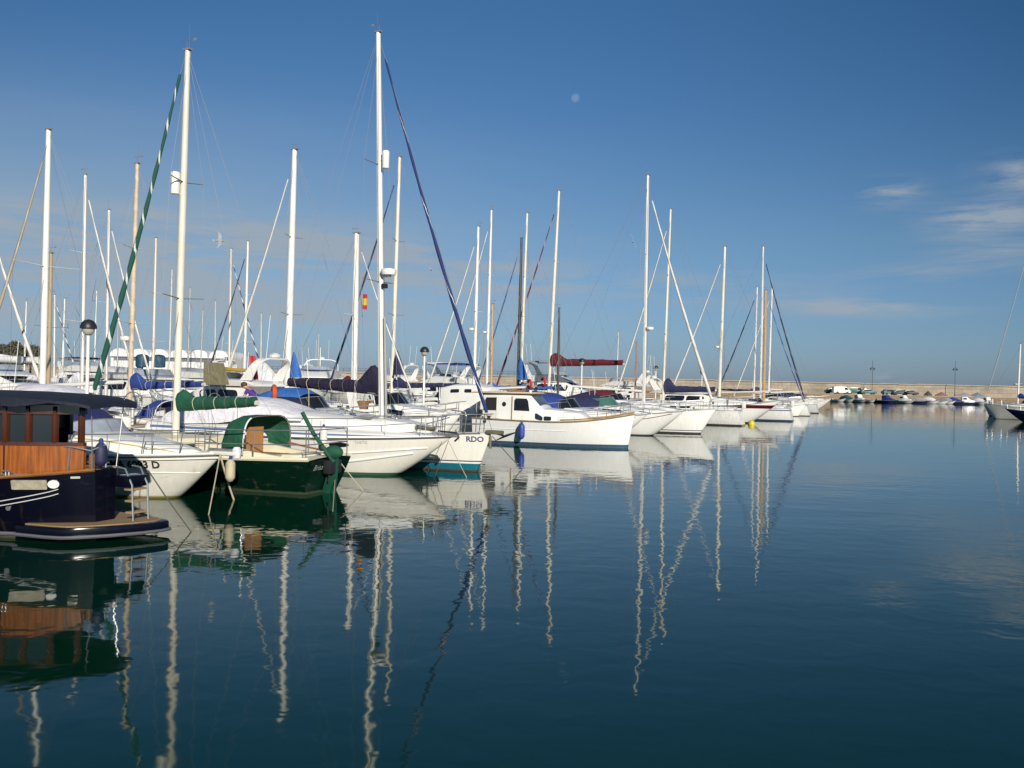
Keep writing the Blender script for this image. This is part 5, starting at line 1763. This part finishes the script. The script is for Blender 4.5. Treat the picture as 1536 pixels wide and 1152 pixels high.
sailboat('yacht with taller white mast and radar, right one of the pair above white hulls', 730, 70.5, 315, 'in', 10.5, 3.3, 1.2, genoa=G_WHITE, gr=0.06, r=0.10, radar=0.36, spreaders=2, rake=R(0.4), cover=sky_c)
sailboat('yacht with black mast and thin blue headsail sloping left', 777, 73.0, 357, 'in', 10.0, 3.2, 1.2, mat=alu_b, genoa=G_BLUE, gr=0.055, r=0.13, spreaders=1, cover=sky_c, rake=R(0.2))
sailboat('yacht with silver mast leaning over the black mast', 781, 76.6, 320, 'in', 10.5, 3.3, 1.2, mat=alu_c, r=0.12, spreaders=2, rake=R(1.0), cover=None)
mr = sailboat('yacht with tall silver mast, two maroon striped headsails and long maroon sail cover', 823, 79.2, 287, 'in', 13.0, 3.9, 1.5, mat=alu_c, genoa=G_MAR, gr=0.09, r=0.14, spreaders=2, cover=marc, cover_r=0.30, boom_z=2.9, hump=0.8, boom_len=0.55, rake=R(1.9))
sailboat('small yacht with short dark brown mast in front of the maroon sail cover', 837, 65.0, 462, 'out', 7.0, 2.5, 0.9, mat=M('dark_brown_mast', (0.06, 0.035, 0.035), 0.4), r=0.09, spreaders=1, rake=R(0.2), detail=0)
sailboat('tall white masted yacht whose long white headsail crosses to the right, black lined hull', 966, 54.3, 263, 'out', 11.8, 3.6, 1.35, hull=H_NAVYLINE, genoa=G_WHITE, gr=0.10, r=0.105, spreaders=2, xm=0.62, rake=R(0.1), cover=None, radar=0.34, sp_w=1.2, boom=True)
sailboat('cream masted yacht crossed by the long white headsail, navy sail cover curling at its mast', 995, 68.3, 314, 'in', 10.4, 3.4, 1.25, hull=H_WHITE2, mat=alu_c, genoa=G_WHITE, gr=0.06, r=0.105, spreaders=2, rake=R(1.1), cover=navyc, cover_r=0.24, xm=0.60)
sailboat('yacht with cream mast and radars, white headsail sloping left, further right', 1079, 80.0, 370, 'in', 11.5, 3.5, 1.25, mat=alu_c, genoa=G_WHITE, gr=0.08, r=0.15, spreaders=1, radar=0.36, rake=R(1.0), hull=H_COVE)
sailboat('yacht with thin pale mast and dark headsail sloping left, beside the wooden mast', 1131, 96.5, 431, 'in', 10.5, 3.3, 1.2, genoa=G_NAVY, gr=0.08, r=0.09, rake=R(0.6), detail=0)
sailboat('yacht with tall white mast and dark blue headsail sloping right, farthest row', 1141, 99.5, 370, 'out', 12.5, 3.7, 1.3, hull=H_WHITE2, genoa=G_NAVY, gr=0.10, r=0.125, spreaders=2, rake=R(0.1), cover=navyc, xm=0.6)
sailboat('yacht with varnished wooden mast close beside the tall white mast', 1146, 93.0, 435, 'out', 10.0, 3.2, 1.1, mat=spruce, r=0.17, rake=R(0.0), detail=0, genoa=G_BLUE, gr=0.05)
sailboat('yacht with white mast rightmost of the left row, pale headsail sloping left', 1153, 108.5, 432, 'in', 10.5, 3.3, 1.2, hull=H_GREY, genoa=G_WHITE, gr=0.07, r=0.12, rake=R(0.7), detail=0)
sailboat('old yacht with short varnished brown mast and white topsides behind the white deckhouse', 737, 64.3, 456, 'in', 9.0, 3.0, 1.3, mat=spruce, r=0.085, rake=R(-0.3), cover=None, spreaders=1)
sailboat('yacht with brown mizzen like mast close right of the thick white mast', 72, 39.5, 380, 'in', 8.5, 2.9, 1.1, mat=M('tan_mast', (0.34, 0.26, 0.16), 0.5), r=0.10, rake=R(0.3), spreaders=1, detail=0)
sailboat('distant yacht with short pale mast left of the slim white mast', 81, 76.0, 442, 'out', 8.5, 2.9, 1.1, r=0.08, detail=0, genoa=G_DASH, gr=0.07, rake=R(0.9))
sailboat('distant yacht with short pale mast right of the brown mast at left', 93, 82.0, 448, 'in', 8.0, 2.8, 1.0, r=0.075, detail=0, rake=R(0.9))
sailboat('yacht at the left edge whose white headsail slants down to the right', -26, 36.0, 300, 'out', 9.5, 3.1, 1.15, genoa=G_WHITE, gr=0.07, r=0.09, rake=R(0.5))
sailboat('distant yacht with bare thin mast between the cream mast and the thick white mast', 300, 88.0, 465, 'in', 9.0, 3.0, 1.1, r=0.06, detail=0, mat=alu_s)
sailboat('distant yacht with reddish brown mast behind the white headsail of the tall yacht', 953, 92.0, 513, 'in', 8.0, 2.8, 1.0, mat=M('red_brown_mast', (0.28, 0.12, 0.09), 0.5), r=0.10, rake=R(0.3), detail=0)
sailboat('yacht at the right edge with pale mast, radar and dark headsail', 1527, 108.0, 516, 'out', 9.5, 3.1, 1.2, hull=H_WHITE2, genoa=None, r=0.10, radar=0.35, cover=bluec, turn=R(150), group='yachts moored at the right edge')
sailboat('white hulled yacht at the right edge whose long white headsail slants out of the picture', 1566, 96.0, 200, 'out', 13.0, 3.8, 1.5, hull=H_WARM, genoa=M('pale_grey_roll', (0.34, 0.36, 0.38), 0.8), gr=0.035, r=0.11, turn=R(170), xm=0.55, group='yachts moored at the right edge')

for px_, d_, tp_, hd_, lb_ in ((36, 92.0, 452, 'in', 'distant yacht with short mast between the two leftmost slanting headsails'), (141, 96.0, 436, 'in', 'distant yacht with thin mast behind the green striped headsail foot'),
                              (176, 100.0, 470, 'out', 'distant yacht with low mast left of the rust stained mast'), (253, 104.0, 404, 'in', 'distant yacht with thin mast just left of the tall cream mast top half'),
                              (281, 108.0, 432, 'in', 'distant yacht with thin mast just right of the tall cream mast'), (322, 112.0, 452, 'out', 'distant yacht with thin mast left of the cream mast with dashed headsail'),
                              (391, 100.0, 470, 'out', 'distant yacht with short thin mast left of the thick white mast'), (476, 118.0, 500, 'in', 'farthest small yacht mast above the aubergine sail cover'),
                              (925, 118.0, 498, 'in', 'distant yacht with short thin mast left of the tall white mast at right')):
    sailboat(lb_, px_, d_, tp_, hd_, 8.5, 2.9, 1.1, mat=[alu_w, alu_c, alu_s][int(px_) % 3], r=0.07, detail=0, spreaders=1 + int(px_) % 2, stay_r=0.010, rake=R(0.7), cover=[navyc, bluec, whitec][int(d_) % 3])

# ------------------------------------------------------------------ motor boats
H_MAR = hull_mat('hull_maroon_band', [(-0.6, AF_B), (0.10, WHITE), (1.22, (0.085, 0.008, 0.018)), (1.50, WHITE)])


def slab_cruiser():
    r_, h_ = cruiser('white cabin boat with tall slab sided shelter behind the wheelhouse boat stern', 742, 44.6, 'out', 6.6, 2.5, 1.2, anchor=at_d(736, 575, 44.7), ax=2.6, whip=False)
    Hs = House([(0.15, 0.98, 1.1, 2.52), (0.9, 1.02, 1.15, 2.68), (2.1, 1.0, 1.15, 2.70), (2.75, 0.94, 1.2, 2.55), (3.05, 0.9, 1.25, 1.7)], 0.88, 0.07)
    sh = Hs.build('cockpit_shelter', gel, r_, bevel=0.04)
    Hs.windows('shelter_window', glass, sh, [(0.75, 1.25), (1.55, 1.95)], 0.78, 0.90, 0.06)
    MB().tube([(1.7, 0.3, 2.75), (1.7, 0.3, 3.3)], 0.02, 6).build('shelter_mast', gel, r_)


slab_cruiser()
cruiser('white cruiser with open cockpit, dark screen and brown seats under the second lamp post', 662, 54.0, 'in', 8.0, 2.9, 1.35, hard=True, trunk=0.5)
flybridge('white flybridge yacht low behind the stout white mast with radar', 553, 89.0, 'in', 12.0, 3.9, 1.7, arch=True, house_h=1.2, fb_h=0.7)
flybridge('white flybridge yacht with blue bimini behind the second lamp post', 640, 82.5, 'in', 12.0, 3.9, 1.6, arch=True, house_h=1.2, fb_h=0.7, top=bluec)
flybridge('white flybridge yacht with cream bimini behind the white mast pair', 712, 90.0, 'out', 13.0, 4.0, 1.8, arch=True, house_h=1.3, fb_h=0.7, top=whitec)
flybridge('white flybridge yacht with low arch between the black mast and the tall white mast', 905, 97.0, 'in', 12.0, 3.9, 1.7, arch=True, house_h=1.2, fb_h=0.6)
flybridge('white flybridge yacht with brown windows in front of the white building', 268, 73.5, 'in', 12.0, 3.9, 1.6, win=glass_b, arch=True, house_h=1.2, fb_h=0.6)
flybridge('white yacht with dark wrap windows below the leftmost trees', 28, 58.0, 'out', 11.0, 3.7, 1.6, arch=False, house_h=1.1, fb_h=0.5)
flybridge('white flybridge yacht with navy bimini behind the tank frame', 160, 84.5, 'out', 12.0, 3.9, 1.6, arch=True, house_h=1.2, fb_h=0.6, top=navyc)
flybridge('white motor yacht right of the bow on flybridge yacht', 515, 96.0, 'out', 12.0, 3.9, 1.7, arch=True, house_h=1.3, fb_h=0.6)
cruiser('white cruiser with maroon canopy left of the tall white mast', 932, 66.5, 'out', 8.0, 2.9, 1.3, canvas=marc, canvas_h=1.1)
cruiser('white cabin cruiser with white canopy and stainless rails behind the wooden launch roof', 22, 27.5, 'in', 7.3, 2.8, 1.2, canvas=whitec, arch=False, canvas_h=1.2)
flybridge('cream flybridge yacht with wide brown side windows at far left', 108, 62.0, 'in', 13.0, 3.9, 1.75, win=glass_b, arch=False, house_h=1.35, fb_h=0.5)
flybridge('large plain white yacht side behind the tall cream mast', 262, 50.0, 'out', 13.0, 4.2, 1.75, arch=False, house_h=0.95, fb_h=0.30, wf=False)
M2 = flybridge('white motor yacht with raked arch and olive side curtains behind the green sail cover', 320, 41.0, 'in', 7.9, 3.0, 1.5, arch=True, house_h=1.0, fb_h=0.35)
flybridge('far white flybridge yacht seen bow on between two thick white masts', 471, 80.0, 'out', 13.0, 4.4, 1.7, arch=True, turn=R(-62), house_h=1.35, fb_h=0.9, top=None, mast_h=3.0)
cruiser('white cruiser with bright blue canopy in front of the raked arch cruiser', 480, 36.2, 'out', 7.0, 2.7, 1.15, canvas=sky_c, canvas_h=1.2)
cruiser('white express cruiser with raked arch and dark oval windows right of the aubergine sail cover', 603, 37.5, 'out', 5.8, 2.4, 1.25, arch=True, ws=glass, trunk=0.55)
flybridge('white motor yacht with sloping arch and grey topped flybridge under the maroon sail cover', 862, 82.5, 'out', 11.0, 3.9, 1.85, arch=True, house_h=1.3, fb_h=0.8, top=greyc)
cruiser('white cruiser with blue cockpit canopy behind the wheelhouse boat bow', 862, 46.0, 'out', 8.0, 2.9, 1.15, canvas=bluec, ws=glass, canvas_h=1.1)
cruiser('white cruiser with pale green windscreen and navy cover, grey shaded hull', 935, 49.0, 'out', 8.4, 3.0, 1.2, canvas=navyc, ws=glass_g, canvas_h=0.95, anchor=at_z(986, 653.5), ax=6.9)
cruiser('white open boat with maroon cushions and black topped screen left of the tall white mast', 915, 58.5, 'out', 7.5, 2.8, 1.2, canvas=navyc, canvas_h=1.0)
flybridge('white motor yacht with maroon band and dark windows behind the navy sail cover', 1066, 72.5, 'out', 11.5, 3.9, 1.45, hull=H_MAR, arch=True, house_h=0.9, fb_h=0.3)
cruiser('low white boat with round pale bow and dark waterline beside the maroon banded yacht', 1165, 83.0, 'out', 6.5, 2.6, 0.95, hull=H_WHITE2, anchor=at_z(1172, 626.5), ax=5.4, canvas=None, turn=R(-14))
cruiser('boxy white cruiser with square bow near the end of the left row', 1188, 97.0, 'out', 8.0, 3.2, 1.5, anchor=at_z(1198, 621), ax=7.0, hard=True, turn=R(-30), arch=False)
cruiser('last white cruiser at the end of the left row', 1220, 112.0, 'out', 8.5, 3.1, 1.35, hull=H_WHITE2, anchor=at_z(1232, 615.5), ax=7.2, canvas=navyc, canvas_h=1.0)
cruiser('white motorboat with blue canopy behind the row end', 1180, 121.0, 'out', 8.0, 3.0, 1.3, canvas=bluec, canvas_h=1.1, hard=False)
cruiser('white cruiser with open bow and dark trim at the right edge', 1512, 104.0, 'out', 8.0, 2.9, 1.25, hull=H_WHITE2, anchor=at_z(1496, 626), ax=7.0, turn=R(150), canvas=navyc, canvas_h=0.9, group='yachts moored at the right edge')
cruiser('dark hulled boat cut by the right edge', 1545, 92.0, 'out', 8.0, 2.9, 1.1, hull=HG, anchor=at_z(1530, 633), ax=6.6, turn=R(165), group='yachts moored at the right edge')

# ------------------------------------------------------------------ loose things among the boats


def flag(px, py, d, w, h, cols, label, staff=0.0, lean=0.0):
    p = at_d(px, py, d)
    o = empty('flag', p, 0, label, 'flag', 'flags flying over the boats')
    n = len(cols)
    z = 0.0
    for i, (c, fr) in enumerate(cols):
        za, zb_ = z, z + h * fr
        rows = []
        for zz in (za, zb_):
            rows.append([(w * k / 6 + lean * zz, 0.06 * math.sin(k * 1.4 + zz * 4), -zz - 0.12 * w * math.sin(k * 0.9) - 0.35 * w * (k / 6) ** 1.5) for k in range(7)])
        MB().grid(rows).build('flag_stripe', c, o)
        z = zb_
    if staff:
        MB().tube([(0, 0, 0.1), (-0.1, 0, -staff)], 0.015, 6).build('staff', alu_w, o)
    return o


flag(544, 440, 48.0, 0.26, 0.85, [(redm, 0.28), (M('flag_yellow', (0.6, 0.42, 0.03), 0.8), 0.44), (redm, 0.28)], 'Spanish flag hanging from the spreader of the stout white mast')
flag(373, 532, 40.0, 0.32, 1.1, [(redm, 1.0)], 'faded red flag on a staff beside the white tent', staff=1.6, lean=0.15)

# tent like white cover over a boat, with olive side curtain
a = at_d(398, 565, 43.5)
o = empty('boom_tent', (a.x, a.y, 1.28), A_IN, 'white tent like cover over a foredeck left of the thick white mast', 'boat cover', None)
MB().loft([[(-1.1, -0.7, 0.0), (-1.1, 0.7, 0.0), (-1.1, 0.04, 1.30), (-1.1, -0.04, 1.30)], [(0.0, -0.9, 0.0), (0.0, 0.9, 0.0), (0.0, 0.05, 2.25), (0.0, -0.05, 2.25)], [(0.7, -0.8, 0.0), (0.7, 0.8, 0.0), (0.7, 0.05, 2.4), (0.7, -0.05, 2.4)]]).build('tent_cloth', whitec, o)
MB().tube([(-1.2, 0, 1.25), (0.0, 0, 2.28), (0.8, 0, 2.44)], 0.04, 6).build('ridge_pole', alu_c, o)
a = at_d(352, 577, 40.0)
o = empty('side_curtain', (a.x, a.y, a.z), A_IN, 'olive canvas curtain stretched beside the dark side window of the white yacht', 'boat cover')
MB().loft([[(-1.2, 1.75, 0.0), (-1.2, 1.80, 0.0), (-1.2, 1.80, 0.05), (-1.2, 1.75, 0.05)], [(-0.9, 1.75, 0.0), (-0.9, 1.80, 0.0), (-0.9, 1.80, 0.95), (-0.9, 1.75, 0.95)], [(0.2, 1.75, 0.0), (0.2, 1.80, 0.0), (0.2, 1.80, 1.0), (0.2, 1.75, 1.0)]]).build('curtain_cloth', olivec, o)
# blue sail hanked at the foot of the thick mast
for (px_, py_, d_, k, mt, lb) in ((440, 566, 42.6, 1.0, sky_c, 'bright blue sail bundle standing beside the thick white mast'), (595, 562, 51.4, 1.15, navyc, 'navy sail bundle standing beside the cream mast behind the tallest mast'), (780, 570, 72.4, 1.5, sky_c, 'mid blue sail bundle at the foot of the black mast')):
    a = at_d(px_, py_, d_)
    o = empty('sail_bundle', (a.x, a.y, a.z), A_IN, lb, 'sail')
    rings = []
    for q in range(9):
        f = q / 8
        w = (0.30 * (1 - f) ** 0.8 + 0.03) * k
        rings.append([(-0.16 * k * (1 - f) + w * math.cos(2 * math.pi * t / 12) * (1 + 0.12 * math.sin(t * 2.6 + q)), w * 0.7 * math.sin(2 * math.pi * t / 12) * (1 + 0.15 * math.sin(t * 3.1 + q * 1.3)), 1.25 * k * f) for t in range(12)])
    MB().loft(rings).build('sail_cloth', mt, o)
    MB().tube([(0, 0, -0.3), (0, 0, 0.02)], 0.05 * k, 6).build('halyard_block', alu_s, o)


def lifebuoy(px, py, d, label, mat=orange, horse=True):
    p = at_d(px, py, d)
    pts = [(0.26 * math.cos(a), 0, 0.30 * math.sin(a)) for a in [R(-60) + R(300) * k / 16 for k in range(17)]]
    o = MB().tube(pts, 0.085, 8).build('lifebuoy', mat)
    o.location = p
    o.rotation_euler = (0, R(90), R(-70))
    tag(o, label, 'lifebuoy', 'lifebuoys on the stern rails')


lifebuoy(411, 591, 30.3, 'orange horseshoe lifebuoy behind the crew member in purple')
lifebuoy(815, 573, 56.0, 'pink red horseshoe lifebuoy above the wheelhouse boat roof', redm)
lifebuoy(794, 576, 57.0, 'small red lifebuoy left of the pink red one', redm)
# yellow mooring buoy
bp = at_z(1127, 637)
o = MB().lathe([(0.02, -0.25), (0.22, -0.18), (0.28, 0.05), (0.22, 0.25), (0.09, 0.34), (0.02, 0.38)], n=14).build('mooring_buoy', yellowm)
o.location = (bp.x, bp.y, 0)
tag(o, 'yellow mooring buoy floating beside the black bottomed white hull', 'buoy')
# line of tender on deck
def dinghy(px, py, d, col, label, rz=A_IN, s=1.0):
    p = at_d(px, py, d)
    o = empty('inflatable_dinghy', p, rz, label, 'dinghy', 'dinghies carried on deck')
    o.scale = (s, s, s)
    pts = [(-1.2, 0.55, 0), (0.5, 0.58, 0), (1.1, 0.38, 0.08), (1.4, 0, 0.14), (1.1, -0.38, 0.08), (0.5, -0.58, 0), (-1.2, -0.55, 0)]
    MB().tube(pts, 0.2, 10).build('tube', col, o)
    MB().prism([(-1.1, -0.45), (0.9, -0.4), (1.2, 0), (0.9, 0.4), (-1.1, 0.45)], -0.12, -0.06).build('floor', greyc, o)
    return o


dinghy(354, 555, 40.6, M('ochre_cover', (0.42, 0.27, 0.03), 0.7), 'ochre yellow covered dinghy on the white motor yacht with olive curtains', s=0.42)
dinghy(20, 540, 44.0, gel, 'white dinghy upside on a rack at the very left edge')
# ------------------------------------------------------------------ person bending over on the sloop's aft deck
def person():
    p = at_d(388, 600, 30.6)
    base = Vector((p.x, p.y, 1.12))
    o = empty('person', base, R(172), 'person in a purple top bending forward on the aft deck of the tall sloop', 'person')
    J = {'pelvis': (0, 0, 0.86), 'waist': (0.10, 0, 1.02), 'chest': (0.27, 0, 1.22), 'neck': (0.42, 0, 1.34), 'head0': (0.50, 0, 1.38), 'head': (0.58, 0, 1.42),
         'hl': (0, 0.10, 0.82), 'kl': (0.10, 0.11, 0.45), 'al': (-0.02, 0.11, 0.06), 'tl': (0.16, 0.13, 0.03),
         'hr': (0, -0.10, 0.82), 'kr': (0.06, -0.11, 0.45), 'ar': (-0.06, -0.12, 0.06), 'tr': (0.12, -0.14, 0.03),
         'sl': (0.34, 0.19, 1.26), 'el': (0.46, 0.24, 1.00), 'wl': (0.62, 0.20, 0.80), 'sr': (0.34, -0.19, 1.26), 'er': (0.48, -0.24, 1.0), 'wr': (0.66, -0.18, 0.82)}
    E = [('pelvis', 'waist'), ('waist', 'chest'), ('chest', 'neck'), ('neck', 'head0'), ('head0', 'head'), ('pelvis', 'hl'), ('hl', 'kl'), ('kl', 'al'), ('al', 'tl'), ('pelvis', 'hr'), ('hr', 'kr'), ('kr', 'ar'), ('ar', 'tr'),
         ('chest', 'sl'), ('sl', 'el'), ('el', 'wl'), ('chest', 'sr'), ('sr', 'er'), ('er', 'wr')]
    RD = {'pelvis': 0.145, 'waist': 0.125, 'chest': 0.15, 'neck': 0.055, 'head0': 0.075, 'head': 0.105, 'hl': 0.10, 'kl': 0.06, 'al': 0.042, 'tl': 0.035, 'hr': 0.10, 'kr': 0.06, 'ar': 0.042, 'tr': 0.035,
          'sl': 0.062, 'el': 0.042, 'wl': 0.030, 'sr': 0.062, 'er': 0.042, 'wr': 0.030}

    def skin(name, J, E, RD, mat, root_key, parent):
        keys = list(J)
        me = bpy.data.meshes.new(name)
        me.from_pydata([J[k] for k in keys], [(keys.index(a), keys.index(b)) for a, b in E], [])
        ob = bpy.data.objects.new(name, me)
        COL.objects.link(ob)
        ob.parent = parent
        bm = bmesh.new()
        bm.from_mesh(me)
        ly = bm.verts.layers.skin.verify()
        for v, k in zip(bm.verts, keys):
            v[ly].radius = (RD[k], RD[k])
            v[ly].use_root = (k == root_key)
        bm.to_mesh(me)
        bm.free()
        me.materials.append(mat)
        ob.modifiers.new('skin', 'SKIN').use_smooth_shade = True
        ob.modifiers.new('sub', 'SUBSURF').render_levels = 2
        return ob
    skinm = M('skin', (0.46, 0.26, 0.18), 0.6)
    for sd, w, e in ((1, 'wl', 'el'), (-1, 'wr', 'er')):
        for k in range(5):
            a = (k - 2) * 0.35
            n1, n2 = 'f%d%d' % (sd, k), 'g%d%d' % (sd, k)
            W_ = Vector(J[w])
            J[n1] = tuple(W_ + Vector((0.055, (k - 2) * 0.018, -0.05)))
            J[n2] = tuple(W_ + Vector((0.075, (k - 2) * 0.02, -0.105 + 0.008 * abs(k - 2))))
            RD[n1], RD[n2] = 0.010, 0.008
            E.append((w, n1))
            E.append((n1, n2))
    skin('body', J, E, RD, skinm, 'pelvis', o)
    ks = ('pelvis', 'waist', 'chest', 'sl', 'sr', 'el', 'er')
    Js = {k: J[k] for k in ks}
    Js['el'] = tuple(Vector(J['sl']).lerp(Vector(J['el']), 0.6))
    Js['er'] = tuple(Vector(J['sr']).lerp(Vector(J['er']), 0.6))
    skin('purple_top', Js, [('pelvis', 'waist'), ('waist', 'chest'), ('chest', 'sl'), ('sl', 'el'), ('chest', 'sr'), ('sr', 'er')], {'pelvis': 0.16, 'waist': 0.145, 'chest': 0.168, 'sl': 0.078, 'sr': 0.078, 'el': 0.062, 'er': 0.062}, M('purple_cloth', (0.075, 0.028, 0.24), 0.85, var=0.2), 'pelvis', o)
    kt = ('pelvis', 'hl', 'kl', 'al', 'hr', 'kr', 'ar')
    skin('trousers', {k: J[k] for k in kt}, [('pelvis', 'hl'), ('hl', 'kl'), ('kl', 'al'), ('pelvis', 'hr'), ('hr', 'kr'), ('kr', 'ar')], {'pelvis': 0.155, 'hl': 0.115, 'kl': 0.078, 'al': 0.06, 'hr': 0.115, 'kr': 0.078, 'ar': 0.06}, M('tan_trousers', (0.30, 0.24, 0.14), 0.9), 'pelvis', o)
    MB().ball((0.555, 0, 1.46), (0.115, 0.105, 0.10), 12, 8).build('hair', M('brown_hair', (0.07, 0.035, 0.02), 0.7), o)
    fc = MB()
    fc.ball((0.665, 0, 1.375), (0.022, 0.016, 0.026), 8, 6)
    fc.build('nose', skinm, o)


person()


# ------------------------------------------------------------------ sky life: gulls and the day moon
def gull(px, py, d, rz, bank, label, s=1.0):
    p = at_d(px, py, d)
    o = empty('gull', p, rz, label, 'gull', 'gulls over the marina')
    o.rotation_euler = (bank, 0, rz)
    wm = M('gull_grey', (0.30, 0.31, 0.33), 0.8)
    body = MB()
    body.tube([(-0.26, 0, 0.0), (-0.15, 0, 0), (0, 0, 0.0), (0.14, 0, 0.02), (0.22, 0, 0.03), (0.28, 0, 0.02)], lambda u: 0.012 + 0.062 * math.sin(math.pi * min(1, u * 1.02)) ** 0.8, 8)
    for sd in (1, -1):
        ch = [(0.0, 0.10, -0.10), (0.22, 0.14, -0.06), (0.45, 0.07, -0.06), (0.68, -0.10, -0.14)]
        zz = [0.03, 0.12, 0.14, 0.08]
        rows = [[(a, sd * y, z + 0.008), ((a + b) / 2, sd * y, z + 0.02), (b, sd * y, z)] for (y, a, b), z in zip(ch, zz)]
        body.grid(rows)
    body.grid([[(-0.24, -0.03, 0), (-0.24, 0.03, 0)], [(-0.38, -0.08, 0), (-0.38, 0.08, 0)]])
    body.build('body', wm, o)
    MB().lathe([(0.012, 0.27), (0.009, 0.31), (0.003, 0.33)], n=6, axis='X').build('bill', yellowm, o)
    o.scale = (s, s, s)


gull(329, 361, 52.0, R(20), R(58), 'dark winged gull banking left of the thick white mast')
gull(949, 363, 60.0, R(70), R(70), 'small pale gull left of the tall white mast at right', 0.8)
gull(646, 405, 80.0, R(40), R(30), 'tiny distant gull near the blue rolled headsail', 0.8)

mp_ = at_d(863, 147, 6000.0)
mo = MB().ball((0, 0, 0), 30.0, 32, 20).build('moon', M('placeholder_moon', (0.1, 0.1, 0.1)))
mo.location = mp_
mm = bpy.data.materials.new('day_moon')
mm.use_nodes = True
T = NT(mm.node_tree)
mm.node_tree.nodes.clear()
g = T.n('ShaderNodeTexCoord')
nz = T.noise(g.outputs['Object'], 0.035, 4, 0.6)
df = T.n('ShaderNodeBsdfDiffuse')
T.set(df.inputs['Color'], T.mix(nz, (0.012, 0.012, 0.012, 1), (0.062, 0.060, 0.056, 1)))
trn = T.n('ShaderNodeBsdfTransparent')
ad = T.n('ShaderNodeAddShader')
T.set(ad.inputs[0], df.outputs[0])
T.set(ad.inputs[1], trn.outputs[0])
out = T.n('ShaderNodeOutputMaterial')
T.set(out.inputs['Surface'], ad.outputs[0])
mo.data.materials[0] = mm
tag(mo, 'pale gibbous day moon high in the blue sky', 'moon')
